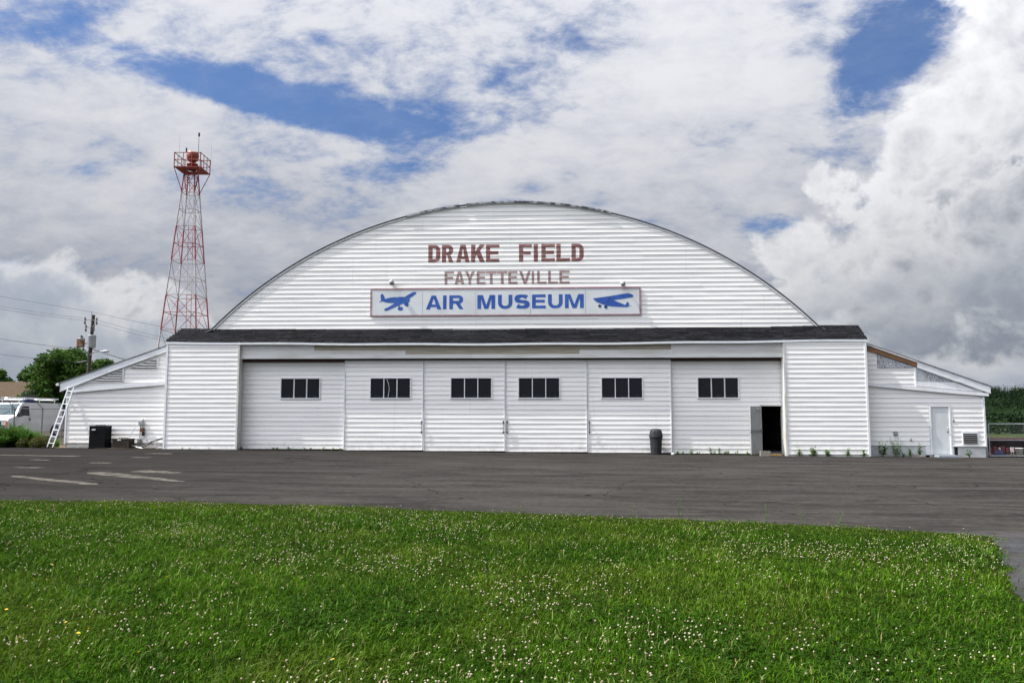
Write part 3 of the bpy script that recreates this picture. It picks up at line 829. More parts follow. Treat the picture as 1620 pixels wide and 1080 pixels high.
def on_siding(bm, y0, zbot, off=.0055):
    """cut a flat shape at the board edges and lay it on the boards like paint"""
    zs = [v.co.z for v in bm.verts]; c0, c1 = int((min(zs) - zbot) / CH), int((max(zs) - zbot) / CH)
    V_, F_ = [], []
    for c in range(c0, c1 + 1):
        b2 = bm.copy(); za, zb = zbot + c * CH, zbot + (c + 1) * CH
        bmesh.ops.bisect_plane(b2, geom=b2.verts[:] + b2.edges[:] + b2.faces[:], plane_co=(0, 0, za), plane_no=(0, 0, 1), clear_inner=True)
        bmesh.ops.bisect_plane(b2, geom=b2.verts[:] + b2.edges[:] + b2.faces[:], plane_co=(0, 0, zb - .002), plane_no=(0, 0, 1), clear_outer=True)
        for tt in TT[1:-1]: bmesh.ops.bisect_plane(b2, geom=b2.verts[:] + b2.edges[:] + b2.faces[:], plane_co=(0, 0, za + tt * CH), plane_no=(0, 0, 1))
        o = len(V_); b2.verts.index_update()
        for v in b2.verts:
            t = (v.co.z - za) / CH; V_.append((v.co.x, y0 + prof(t) - off, v.co.z))
        for f in b2.faces: F_.append([v.index + o for v in f.verts])
        b2.free()
    mb = MB(); mb.v = V_; mb.f = F_; mb.sm = [False] * len(F_); mb.mi = [0] * len(F_)
    return mb
X0, SX = -3.944, .004488
DRAKE = [('D', 50, 168), ('R', 185, 300), ('A', 325, 460), ('K', 473, 610), ('E', 620, 752), ('F', 945, 1070), ('I', 1090, 1130), ('E', 1165, 1297), ('L', 1312, 1445), ('D', 1460, 1578)]
for ch, a, b in DRAKE:
    w_ = (b - a) * SX
    on_siding(fill_bm(glyph(ch, w_, .79, .185, .15), X0 + a * SX, 8.33), YG, 5.20).build('painted_letter', paintred, gable)
FAY = [('F', 213, 305), ('A', 312, 408), ('Y', 412, 512), ('E', 530, 616), ('T', 620, 725), ('T', 729, 832), ('E', 840, 930), ('V', 945, 1062), ('I', 1070, 1093), ('L', 1122, 1215), ('L', 1230, 1325), ('E', 1340, 1440)]
for ch, a, b in FAY:
    w_ = (b - a) * SX
    on_siding(fill_bm(glyph(ch, w_, .58, .118, .10), X0 + a * SX, 7.345), YG, 5.20).build('painted_letter', paintfade, gable)

# ------------------------------------------------------------------ the museum sign
YS = YG - .052
sign = thing('museum_sign', (-.33, YS, 5.95), 'long white AIR MUSEUM sign with two blue aeroplanes and maroon border', 'sign')
sx = [-6.21, -3.95, -1.60, .80, 3.20, 5.54]
for a, b in zip(sx, sx[1:]):
    p = MB(); p.box(a + .006, b - .006, YS, YS + .02, 6.00, 7.115); p.build('sign_panel', signwhite, sign)
f = MB(); f.box(-6.27, 5.60, YS - .012, YS + .022, 7.116, 7.17); f.build('sign_border', signframe, sign)
f = MB(); f.box(-6.27, 5.60, YS - .012, YS + .022, 5.945, 5.999); f.build('sign_border', signframe, sign)
f = MB(); f.box(-6.27, -6.211, YS - .012, YS + .022, 6.0, 7.115); f.build('sign_border', signframe, sign)
f = MB(); f.box(5.541, 5.60, YS - .012, YS + .022, 6.0, 7.115); f.build('sign_border', signframe, sign)
def flat(bm, y, name, m, parent):
    mb = MB(); bm.verts.index_update(); mb.v = [(v.co.x, y, v.co.z) for v in bm.verts]; mb.f = [[v.index for v in q.verts] for q in bm.faces]
    mb.sm = [False] * len(mb.f); mb.mi = [0] * len(mb.f); bm.free(); return mb.build(name, m, parent)
AIR = [('A', 32, 185), ('I', 200, 235), ('R', 262, 402), ('M', 538, 712), ('U', 740, 880), ('S', 903, 1047), ('E', 1072, 1205), ('U', 1228, 1370), ('M', 1392, 1575)]
for ch, a, b in AIR:
    z0 = 6.235 + (a / 1575) * .03
    flat(fill_bm(glyph(ch, (b - a) * SX, .615, .165, .125), X0 + a * SX, z0), YS - .004, 'sign_letter', blue, sign)
PL1 = [(275, 455), (300, 430), (325, 415), (314, 360), (310, 300), (325, 275), (350, 270), (375, 295), (395, 340), (405, 370), (420, 378), (500, 355), (640, 338), (650, 352), (668, 345), (690, 338), (840, 338), (860, 318), (1000, 240), (1050, 232), (1078, 245),
       (1070, 270), (1040, 300), (940, 368), (935, 385), (943, 410), (925, 450), (905, 470), (918, 510), (905, 540), (880, 552), (855, 540), (812, 500), (805, 478), (670, 540), (500, 615), (440, 638), (400, 630), (388, 608), (410, 585), (470, 560), (615, 475), (480, 465), (400, 450), (370, 432), (340, 435), (300, 450)]
PL2 = [(362, 428), (385, 425), (720, 380), (1050, 325), (1110, 322), (1170, 340), (1210, 365), (1215, 390), (1180, 408), (1000, 440), (800, 468), (850, 490), (1040, 572), (1060, 545), (1075, 515), (1100, 508), (1118, 525), (1120, 580), (1165, 585), (1165, 592), (1115, 593), (1095, 615), (1060, 620), (780, 605), (680, 590), (560, 555), (440, 505), (395, 465), (375, 440)]
c1 = lambda p: (-6.46 + .002071 * p[0], 7.505 - .002081 * p[1])
c2 = lambda p: (2.766 + .002071 * p[0], 7.558 - .002054 * p[1])
ell = lambda cx, cy, rx, ry: [(cx + rx * math.cos(2 * math.pi * i / 16), cy - ry * math.sin(2 * math.pi * i / 16)) for i in range(16)]
flat(fill_bm([[c1(p) for p in PL1]], 0, 0), YS - .004, 'aeroplane_silhouette', blue, sign)
flat(fill_bm([[c1(p) for p in ell(740, 590, 60, 42)]], 0, 0), YS - .004, 'aeroplane_wheel', blue, sign)
flat(fill_bm([[c1(p) for p in [(690, 535), (712, 520), (735, 550), (720, 556)]]], 0, 0), YS - .004, 'wheel_strut', blued, sign)
flat(fill_bm([[c2(p) for p in PL2]], 0, 0), YS - .004, 'aeroplane_silhouette', blue, sign)
flat(fill_bm([[c2(p) for p in [(722, 384), (738, 382), (672, 520), (655, 522)]]], 0, 0), YS - .007, 'wing_root_line', blued, sign)
flat(fill_bm([[c2(p) for p in ell(507, 590, 34, 34)]], 0, 0), YS - .007, 'aeroplane_wheel', blued, sign)
flat(fill_bm([[c2(p) for p in ell(635, 610, 37, 37)]], 0, 0), YS - .007, 'aeroplane_wheel', blued, sign)
# two flood lamps above the sign
for i, (lx_, lz) in enumerate(((-5.30, 7.42), (4.82, 7.30))):
    t = thing('flood_lamp', (lx_, YG, lz), ['grey ball flood lamp above the left end of the museum sign', 'grey ball flood lamp above the right end of the museum sign'][i], 'lamp', 'flood lamps over the museum sign')
    m_ = MB(); m_.tube((lx_, YG - .01, lz), (lx_, YG - .20, lz + .01), .022, 8); m_.box(lx_ - .06, lx_ + .06, YG - .035, YG - .012, lz - .06, lz + .06); m_.build('arm', galv, t)
    h = MB(); h.lathe([(0.001, -.115), (.06, -.105), (.10, -.06), (.115, 0), (.10, .06), (.06, .10), (.001, .115)], (lx_, YG - .27, lz), 14); h.build('lamp_head', mat('lamp_grey', (.40, .40, .39), .45), t)
    h = MB(); h.lathe([(.001, -.125), (.05, -.12), (.075, -.088)], (lx_, YG - .27, lz), 14); h.build('lamp_glass', mat('lamp_glass', (.08, .08, .085), .15), t)

# ------------------------------------------------------------------ annexes (lean-tos)
def slat_vent(pts, y, parent, n, m, fm, name='vent'):
    """triangular louvre clipped to three corner points"""
    (xa, za), (xb, zb), (xc, zc) = pts            # sharp corner, upper corner, lower corner (right angle)
    v = MB(); v.prism(pts, y - .006, y + .02); vent = v.build(name, m, parent)
    for i in range(n):
        z = zc + (zb - zc) * (i + .25) / n; t = (z - zc) / (zb - zc)
        x0 = xa + (xc - xa) * 1 * t + .03; x1 = xc
        s_ = MB(); a, b = min(x0, x1), max(x0, x1)
        s_.add([(a, y - .045, z), (b, y - .045, z), (b, y - .008, z + .05), (a, y - .008, z + .05), (a, y - .045, z - .008), (b, y - .045, z - .008)], [(0, 1, 2, 3), (4, 5, 1, 0)])
        s_.build('slat', fm, vent)
    return vent
YA = .52
def slope_prism(mb, x0, z0, x1, z1, h0, h1, y0, y1):
    mb.prism([(x0, z0 - h0), (x1, z1 - h1), (x1, z1), (x0, z0)], y0, y1); return mb
ventm = mat('vent_grey', (.07, .07, .075), .7); slatm = mat('vent_slat', (.30, .30, .305), .5)
# left annexe
anl = thing('annexe', (-17.6, YA, gz(-17.6)), 'low white lean-to with triangular vents on the tower side of the hangar', 'building')
AXL, AXR = -19.78, -15.1
rl = lambda x: 4.61 + (x + 15.44) * .343            # top of roof edge
tl = lambda x: 3.10 + (x + 15.44) * .096            # top of sloping trim
w = MB(); w.prism([(AXL, gz(AXL) + .30), (AXR, gz(AXR) + .30), (AXR, rl(AXR) - .12), (AXL, rl(AXL) - .12)], YA + .012, YA + .15)
wl = w.build('front_wall', backing, anl)
siding_wall(wl, YA, .40, 3.06, lambda z: max(AXL + .05, (z - 3.02) / .096 - 15.44), lambda z: AXR, k0=3)
siding_wall(wl, YA + .004, 3.06, 4.5, lambda z: max(AXL + .1, -15.44 + (z + .16 - 4.61) / .343), lambda z: AXR, k0=91)
w = MB(); w.box(AXL - .01, AXL + .06, YA - .036, YA + .16, .34, 2.72); w.build('corner_post', trimw, wl)
w = MB(); w.prism([(AXL + .02, gz(AXL) - .05), (AXR, gz(AXR) - .05), (AXR, .40), (AXL + .02, .40)], YA + .03, YA + .2); w.build('foundation', whitefound, anl)
w = MB(); slope_prism(w, -19.62, tl(-19.62), -15.1, tl(-15.1), .10, .17, YA - .095, YA + .011); w.build('slope_trim', trimw, anl)
w = MB(); slope_prism(w, -20.06, rl(-20.06) - .003, -17.9, rl(-17.9) - .003, .38, .28, YA - .085, YA - .02); w.build('fascia_board', fascia_m, anl)
w = MB(); slope_prism(w, -17.895, rl(-17.895) - .003, -15.1, rl(-15.1) - .003, .28, .24, YA - .09, YA - .02); w.build('fascia_board', fascia_m, anl)
w = MB(); slope_prism(w, -20.14, rl(-20.14) + .04, -13.3, rl(-13.3) + .04, .04, .04, YA - .11, 20); w.build('roof', roofgrey, anl)
w = MB(); w.tube((-20.16, YA - .16, rl(-20.16) - .03), (-20.16, 20, rl(-20.16) - .03), .06, 8); w.build('gutter', trimw, anl)
w = MB(); w.box(AXL, AXL + .12, YA + .2, 20, -.1, 2.72); w.build('side_wall', siding, anl)
slat_vent([(-18.62, 3.13), (-17.29, 3.62), (-17.29, 3.13)], YA - .030, anl, 5, ventm, slatm)
slat_vent([(-16.95, 3.69), (-15.76, 4.10), (-15.76, 3.69)], YA - .030, anl, 4, ventm, slatm)
w = MB(); w.box(-17.29, -17.22, YA - .045, YA + .0, 3.10, 3.66); w.build('vent_trim', trimw, anl)
w = MB(); w.box(-15.76, -15.69, YA - .045, YA + .0, 3.67, 4.14); w.build('vent_trim', trimw, anl)
# right annexe
anr = thing('annexe', (17.5, YA, gz(17.5)), 'low white lean-to with a plain door and peeling gable panels', 'building')
BXL, BXR = 14.95, 19.92
rr_ = lambda x: 4.63 - (x - 15.15) * .362
tr_ = lambda x: 3.00 - (x - 15.15) * .096
w = MB(); w.prism([(BXL, .30), (17.6, .30), (17.6, -.15), (18.6, -.15), (18.6, .30), (BXR, .30), (BXR, rr_(BXR) - .12), (BXL, rr_(BXL) - .12)], YA + .012, YA + .15)
wr = w.build('front_wall', backing, anr)
DX0, DX1, DZ0, DZ1 = 17.70, 18.44, .01, 1.96
VX0, VX1, VZ0, VZ1 = 18.98, 19.56, .42, .93
siding_wall(wr, YA, .34, 2.95, lambda z: BXL, lambda z: min(BXR - .05, 15.15 + (2.93 - z) / .096), [(DX0 - .09, DX1 + .09, -1, DZ1 + .09), (VX0 - .02, VX1 + .02, VZ0, VZ1)], k0=5)
siding_wall(wr, YA, 2.95, 4.4, lambda z: BXL, lambda z: min(17.10, 15.15 + (4.60 - z - .20) / .362), [(15.56, 17.3, 3.60, 5)], k0=77)
w = MB(); w.box(17.10, 17.16, YA - .042, YA + .011, 2.84, 3.62); w.build('corner_post', trimw, wr)
w = MB(); w.box(BXR - .06, BXR + .01, YA - .036, YA + .16, .30, 2.50); w.build('corner_post', trimw, wr)
w = MB(); w.prism([(17.165, 2.86), (19.6, 2.62), (18.72, 3.00), (17.165, 3.03)], YA - .034, YA + .011); w.build('flat_infill', trimw, anr)
w = MB(); w.prism([(15.57, 3.61), (16.95, 3.61), (16.95, 3.71), (15.57, 4.21)], YA - .03, YA + .011); w.build('sheathing_panel', osb, anr)
w = MB(); w.prism([(17.165, 3.035), (17.50, 3.03), (17.50, 3.55), (17.165, 3.68)], YA - .03, YA + .011); w.build('sheathing_panel', foam, anr)
w = MB(); w.prism([(17.505, 3.03), (18.80, 3.005), (17.505, 3.55)], YA - .032, YA + .011); w.build('sheathing_panel', osb, anr)
w = MB(); slope_prism(w, 14.98, tr_(14.98), 16.7, tr_(16.7), .15, .15, YA - .095, YA + .011); w.build('slope_trim', trimw, anr)
w = MB(); slope_prism(w, 16.705, tr_(16.705), 18.4, tr_(18.4), .15, .145, YA - .095, YA + .011); w.build('slope_trim', trimw, anr)
w = MB(); slope_prism(w, 18.405, tr_(18.405), 20.08, tr_(20.08), .145, .12, YA - .095, YA + .011); w.build('slope_trim', trimw, anr)
w = MB(); slope_prism(w, 15.0, rr_(15.0) - .004, 17.2, rr_(17.2) - .004, .27, .23, YA - .07, YA - .025); w.build('rafter', brownwood, anr)
for a, b in ((17.205, 18.85), (18.855, 20.17)):
    w = MB(); slope_prism(w, a, rr_(a) - .004, b, rr_(b) - .004, .27, .29, YA - .085 - (.004 if a > 18 else 0), YA - .025); w.build('fascia_board', fascia_m, anr)
w = MB(); slope_prism(w, 13.3, rr_(13.3) + .04, 20.22, rr_(20.22) + .04, .04, .04, YA - .11, 20); w.build('roof', roofgrey, anr)
w = MB(); slope_prism(w, 15.0, rr_(15.0) + .012 - .012, 17.2, rr_(17.2), .05, .05, YA - .105, YA - .072); w.build('drip_edge', trimw, anr)
w = MB(); w.box(BXR - .12, BXR, YA + .2, 20, -.3, 2.45); w.build('side_wall', siding, anr)
for a, b in ((BXL, 17.42), (18.78, BXR - .02)):
    w = MB(); w.prism([(a, gz(a) - .1), (b, gz(b) - .1), (b, .33), (a, .33)], YA + .02, YA + .2); w.build('foundation', whitefound, anr)
w = MB(); w.box(18.5, 18.78, YA + .10, YA + .2, -.25, .33); w.build('gap_shade_panel', darkmetal, anr)  # solid dark panel, its colour stands in for shade inside the foundation gap
w = MB(); w.box(17.42, 17.62, YA - .01, YA + .2, -.05, .33); w.build('door_jamb_patch', trimw, anr)
# door
w = MB(); w.box(DX0, DX1, YA + .0, YA + .04, DZ0, DZ1); dra = w.build('door', doorwhite, anr)
for a, b, c, d in ((DX0 - .07, DX0 - .004, DZ0 - .04, DZ1 + .07), (DX1 + .004, DX1 + .07, DZ0 - .04, DZ1 + .07), (DX0 - .003, DX1 + .003, DZ1 + .004, DZ1 + .07)):
    w = MB(); w.box(a, b, YA - .035, YA + .04, c, d); w.build('door_frame', trimw, dra)
w = MB(); w.box(DX0 - .07, DX1 + .07, YA - .06, YA + .04, DZ0 - .055, DZ0 - .042); w.build('sill', galv, dra)
w = MB(); w.lathe([(.001, -.05), (.022, -.04), (.03, -.02), (.012, .0), (.03, .02)], (0, 0, 0), 10); w.v = [(DX1 - .08 + x, YA - .03 + z, .92 + y) for x, y, z in w.v]; w.build('door_knob', blackp, dra)
w = MB(); w.lathe([(.001, -.03), (.025, -.025), (.028, .0)], (0, 0, 0), 10); w.v = [(DX1 - .08 + x, YA - .005 + z, 1.06 + y) for x, y, z in w.v]; w.build('deadbolt', galv, dra)
# louvre
w = MB(); w.box(VX0, VX1, YA + .0, YA + .02, VZ0, VZ1 - .08); lv = w.build('wall_vent', darkmetal, anr)
for i in range(5):
    z = VZ0 + .01 + i * .085
    s_ = MB(); s_.add([(VX0 + .012, YA - .05, z), (VX1 - .012, YA - .05, z), (VX1 - .012, YA - .004, z + .06), (VX0 + .012, YA - .004, z + .06), (VX0 + .012, YA - .05, z - .01), (VX1 - .012, YA - .05, z - .01)], [(0, 1, 2, 3), (4, 5, 1, 0)])
    s_.build('slat', mat('louvre_slat', (.11, .105, .10), .6), lv)
w = MB(); w.box(VX0 - .04, VX1 + .04, YA - .04, YA + .011, VZ1 - .08, VZ1 + .0); w.build('vent_hood', trimw, lv)
for a, b in ((VX0 - .035, VX0), (VX1, VX1 + .035)):
    w = MB(); w.box(a, b, YA - .035, YA + .011, VZ0 - .02, VZ1 - .082); w.build('vent_frame', trimw, lv)
w = MB(); w.box(18.5, BXR, YA - .03, YA + .011, .30, .345); w.build('base_trim', trimw, anr)
# small fittings on the right annexe
t = thing('outlet_box', (16.18, YA - .03, .85), 'small grey electrical box on the lean-to wall above the weeds', 'box')
w = MB(); w.box(16.11, 16.25, YA - .09, YA - .016, .78, .93); ob = w.build('box_body', mat('outlet_grey', (.17, .175, .18), .5), t); w = MB(); w.box(16.125, 16.235, YA - .10, YA - .091, .80, .91); w.build('cover', galv, t)
t = thing('hose_tap', (16.80, YA - .02, .56), 'small dark water tap low on the lean-to wall', 'tap')
w = MB(); w.tube((16.80, YA - .01, .56), (16.80, YA - .10, .56), .02, 8); w.build('spout', blackp, t); w = MB(); w.tube((16.80, YA - .08, .56), (16.80, YA - .08, .63), .014, 6); w.lathe([(.001, 0), (.04, .005), (.001, .02)], (16.80, YA - .08, .63), 8); w.build('valve_handle', galv, t)
t = thing('door_bell', (18.62, YA - .02, 1.40), 'tiny black bell push beside the lean-to door', 'bell')
w = MB(); w.box(18.59, 18.64, YA - .035, YA - .016, 1.34, 1.44); w.build('plate', galv, t); w = MB(); w.tube((18.615, YA - .034, 1.38), (18.615, YA - .05, 1.38), .016, 8); w.build('button', blackp, t)
# step
w = MB(); w.prism([(17.72, gz(17.7) - .05), (18.66, gz(18.6) - .05), (18.66, -.075), (18.58, -.055), (17.76, -.055), (17.72, -.075)], YA - .50, YA + .0)
tag(w.build('door_step', bluestep), 'bluish grey concrete step below the plain lean-to door', 'step')

# ------------------------------------------------------------------ bin, block, threshold
def make_bin(x, y):
    z = gz(x)
    t = thing('trash_can', (x, y, z), 'dark grey plastic trash can with domed lid against the sliding door', 'trash can')
    b = MB(); n = 24; prof_ = [(.001, .01), (.215, .01), (.225, .03), (.262, .70), (.275, .705), (.275, .74)]
    vs = []; 
    for r, zz in prof_:
        for i in range(n):
            a = 2 * math.pi * i / n; rr2 = r * (1 - (.03 if (i % 2 and .02 < zz < .69) else 0)); vs.append((x + rr2 * math.cos(a), y + rr2 * math.sin(a), z + zz))
    b.add(vs, [(k * n + i, k * n + (i + 1) % n, (k + 1) * n + (i + 1) % n, (k + 1) * n + i) for k in range(len(prof_) - 1) for i in range(n)], False)
    b.build('bin_body', binp, t)
    l = MB(); l.lathe([(.285, .70), (.292, .72), (.288, .765), (.262, .90), (.235, 1.0), (.19, 1.055), (.10, 1.08), (.001, 1.085)], (x, y, z), n); lid = l.build('domed_lid', binp, t)
    o = MB(); o.add([(x - .13, y - .262, z + .82), (x + .15, y - .255, z + .82), (x + .13, y - .232, z + .985), (x - .115, y - .238, z + .985), (x - .13, y - .20, z + .82), (x + .15, y - .20, z + .82), (x + .13, y - .17, z + .985), (x - .115, y - .17, z + .985)],
                    [(0, 1, 2, 3), (0, 4, 5, 1), (1, 5, 6, 2), (2, 6, 7, 3), (3, 7, 4, 0)]); o.build('opening_flap', blackp, lid)
make_bin(6.08, -.02)
z = gz(10.4)
w = MB(); bx0, by0 = 10.33, -.36
w.box(bx0, bx0 + .40, by0, by0 + .20, z, z + .035); w.box(bx0, bx0 + .40, by0, by0 + .035, z + .0351, z + .20); w.box(bx0, bx0 + .40, by0 + .165, by0 + .20, z + .0351, z + .20)
for q in (0, .18, .365): w.box(bx0 + q, bx0 + q + .035, by0 + .0351, by0 + .1649, z + .0351, z + .20)
tag(w.build('concrete_block', cinder), 'brown concrete block propping the open entrance door', 'block')
w = MB(); w.prism([(10.74, z + .002), (11.33, z + .002), (11.33, z + .045), (11.31, z + .055), (10.76, z + .055), (10.74, z + .045)], .08, .34)
tag(w.build('wooden_threshold', yellowwood), 'new yellow lumber laid in front of the dark entrance', 'plank')
w = MB(); w.lathe([(.001, 0), (.05, .01), (.065, .05), (.04, .09), (.001, .10)], (6.72, -.35, gz(6.7)), 7, False, 1.2, .8)
tag(w.build('litter', offwhite), 'crumpled white scrap on the asphalt beside the trash can', 'litter')

# ------------------------------------------------------------------ condensers and wiring on the left
def condenser(x0, x1, y0, y1, h, m, label, nsl, badge_x, fan=True, top=False):
    z = gz((x0 + x1) / 2) + .02
    t = thing('condenser_unit', ((x0 + x1) / 2, (y0 + y1) / 2, z), label, 'air conditioner')
    w = MB(); w.box(x0 + .03, x1 - .03, y0 + .03, y1 - .03, z + .03, z + h - .03); w.build('core', blackp, t)
    w = MB(); w.box(x0 - .01, x1 + .01, y0 - .01, y1 + .01, z, z + .045); w.build('base_pan', m, t)
    w = MB(); w.box(x0 - .008, x1 + .008, y0 - .008, y1 + .008, z + h - .05, z + h); w.build('top_cover', m, t)
    for a in (x0, x1 - .04):
        for b in (y0, y1 - .04):
            w = MB(); w.box(a, a + .04, b, b + .04, z + .046, z + h - .051); w.build('corner_post', m, t)
    for i in range(nsl):
        zz = z + .07 + (h - .15) * i / nsl; dzz = (h - .15) / nsl
        w = MB(); w.add([(x0 + .041, y0 - .004, zz), (x1 - .041, y0 - .004, zz), (x1 - .041, y0 + .025, zz + dzz * .7), (x0 + .041, y0 + .025, zz + dzz * .7)], [(0, 1, 2, 3)])
        w.add([(x0 + .041, y0 - .004, zz), (x1 - .041, y0 - .004, zz), (x1 - .041, y0 + .025, zz - dzz * .2), (x0 + .041, y0 + .025, zz - dzz * .2)], [(3, 2, 1, 0)])
        w.add([(x1 + .004, y0 + .041, zz), (x1 + .004, y1 - .041, zz), (x1 - .025, y1 - .041, zz + dzz * .7), (x1 - .025, y0 + .041, zz + dzz * .7)], [(0, 1, 2, 3)])
        w.build('louvre', m, t)
    cx, cy = (x0 + x1) / 2, (y0 + y1) / 2
    w = MB(); rr = min(x1 - x0, y1 - y0) * .40
    for r in (rr, rr * .7, rr * .4):
        pts = [(cx + r * math.cos(2 * math.pi * i / 18), cy + r * math.sin(2 * math.pi * i / 18), z + h + .03) for i in range(19)]; w.path(pts, .006, 4)
    for i in range(8): a = math.pi * i / 4; w.tube((cx, cy, z + h + .045), (cx + rr * math.cos(a), cy + rr * math.sin(a), z + h + .01), .006, 4)
    w.build('fan_guard', m, t)
    w = MB(); w.box(badge_x, badge_x + .16, y0 - .022, y0 - .014, z + h * .80, z + h * .80 + .06); w.build('badge', badge, t)
    return t
condenser(-18.32, -17.62, -.10, .42, .96, acblack, 'tall black louvred air conditioner against the white lean-to', 20, -18.2)
condenser(-17.28, -16.56, -.10, .40, .42, acbrown, 'squat brown old air conditioner beside the black one', 9, -17.05)
t = thing('electrical_service', (-16.3, YA - .04, .2), 'grey conduit with boxes and a rusty switch on the lean-to wall', 'conduit')
w = MB(); w.box(-16.42, -16.22, YA - .13, YA - .016, 1.20, 1.34); w.lathe([(.001, 0), (.05, .02), (.055, .10), (.001, .16)], (-16.24, YA - .09, 1.32), 8); w.build('service_head', galv, t)
w = MB(); w.tube((-16.36, YA - .06, 1.20), (-16.36, YA - .06, .50), .022, 6); w.build('conduit_pipe', galv, t)
w = MB(); w.tube((-16.27, YA - .06, 1.20), (-16.27, YA - .06, .16), .018, 6); w.build('conduit_pipe', galv, t)
w = MB(); w.box(-16.33, -16.18, YA - .14, YA - .016, .87, 1.05); w.build('rusty_switch', rust, t)
w = MB(); w.box(-16.25, -16.17, YA - .12, YA - .016, .72, .86); w.build('dark_switch', blackp, t)
w = MB(); w.box(-16.44, -16.30, YA - .12, YA - .016, .40, .56); w.build('disconnect_box', mat('outlet_grey'), t)
w = MB(); w.path([(-16.42, YA - .10, 1.22), (-16.55, YA - .16, 1.05), (-16.68, YA - .22, .78), (-16.76, YA - .3, .50)], .011, 5); w.build('whip_cable', galv, t)
t = thing('insulated_hose', (-15.9, .2, gz(-15.9)), 'black insulated refrigerant line rising along the lean-to foundation', 'hose')
w = MB(); w.path([(-16.50, .20, .27), (-16.25, .22, .20), (-16.0, .25, .27), (-15.75, .30, .45), (-15.45, .34, .56), (-15.12, .40, .66)], .035, 7); w.build('hose_run', blackp, t)
w = MB(); w.path([(-16.52, .12, .30), (-16.2, .05, .22), (-15.95, .0, .18)], .02, 6); w.build('bare_pipe', alum, t)
t = thing('pipe_stub', (-15.86, .2, gz(-15.8)), 'thin grey bent pipe standing from the soil beside the hose', 'pipe', 'pipe stubs beside the hose')
w = MB(); w.path([(-15.9, .22, .13), (-15.9, .22, .58), (-15.84, .22, .60)], .014, 6); w.build('pipe_run', galv, t)
t = thing('pipe_stub', (-15.55, .22, gz(-15.5)), 'thicker straight pipe standing from the soil nearest the door pocket', 'pipe', 'pipe stubs beside the hose')
w = MB(); w.path([(-15.52, .20, .13), (-15.52, .20, .52)], .028, 8); w.build('pipe_run', concrete, t)
for i, (a, b, c, d, m) in enumerate(((-16.0, -15.45, -.05, .12, cinder), (-15.45, -15.16, .02, .22, concrete), (-19.35, -18.75, -.05, .05, concrete))):
    z = gz(a) + .022; w = MB(); w.prism([(a, z), (b, z), (b - .02, z + .05), (a + .1, z + .07)], c, d)
    tag(w.build('rubble_piece', m), ['flat brown rubble under the black hose', 'pale concrete rubble at the foot of the door pocket', 'flat pale slab at the ladder side of the black air conditioner'][i], 'rubble')

# ladder leaning on the eave
def ladder():
    z0 = gz(-20.6)
    t = thing('ladder', (-20.0, -.2, z0), 'aluminium ladder leaning on the eave of the lean-to', 'ladder')
    A, B = Vector((-20.60, -.35, z0 + .03)), Vector((-20.18, -.45, z0 + .02))
    top = Vector((.50, .52, 2.62)); A = Vector((-20.16, -.10, z0 + .03)); B = Vector((-19.78, -.32, z0 + .02))
    for p in (A, B):
        w = MB(); q = p + top; d = Vector((.03, 0, 0))
        w.tube(p, q, .028, 4, smooth=False); w.build('rail', alum, t)
        f_ = MB(); f_.box(p.x - .05, p.x + .05, p.y - .05, p.y + .05, p.z - .02, p.z + .02); f_.build('foot', blackp, t)
    for i in range(9):
        k = .07 + i * .108; w = MB(); w.tube(A + top * k, B + top * k, .017, 6); w.build('rung', alum, t)
ladder()

# ------------------------------------------------------------------ beacon tower
TX, TY = -20.60, 13.6
tower = thing('beacon_tower', (TX, TY, gz(TX)), 'tall red and white lattice airport beacon tower behind the hangar', 'tower')
PHI = R(42)
def tR(z): return 1.53 - (z - 6.3) * .1058
def tP(k, z, r=None):
    a = PHI + math.pi / 2 * k + R(0) - R(0); r = tR(z) if r is None else r
    return Vector((TX + r * math.cos(a), TY - r * math.sin(a), z))
ZT = 16.7
for k in range(4):
    w = MB(); w.tube(tP(k, gz(TX)), tP(k, ZT), .046, 5, .038); w.build('leg', towerp, tower)
lv_ = [0.25 + 1.075 * i for i in range(16) if .2 < .25 + 1.075 * i < 16.7]
for i, z in enumerate(lv_):
    for k in range(4):
        w = MB(); w.tube(tP(k, z), tP(k + 1, z), .020, 4, smooth=False); w.build('ring_bar', towerp, tower)
for i, (za, zb) in enumerate(zip(lv_[::2], lv_[2::2])):
    for k in range(4):
        for a, b in ((k, k + 1), (k + 1, k)):
            w = MB(); w.tube(tP(a, za), tP(b, zb), .016, 4, smooth=False); w.build('brace', towerp, tower)
for za, zb in ((lv_[-2], lv_[-1]), (lv_[-1], 16.65)):
    for k in range(4):
        for a, b in ((k, k + 1), (k + 1, k)):
            w = MB(); w.tube(tP(a, za), tP(b, zb), .016, 4, smooth=False); w.build('brace', towerp, tower)
w = MB()
for zz in np.arange(.5, 16.6, .32):
    c = tP(0, zz).lerp(tP(1, zz), .22); c2_ = (tP(1, zz) - tP(0, zz)).normalized() * .14; w.tube(c - c2_, c + c2_, .012, 4, smooth=False)
for sg in (-.14, .14):
    a, b = [(tP(0, zz).lerp(tP(1, zz), .22) + (tP(1, zz) - tP(0, zz)).normalized() * sg) for zz in (.5, 16.6)]; w.tube(a, b, .016, 4)
w.build('climbing_ladder', towerp, tower)
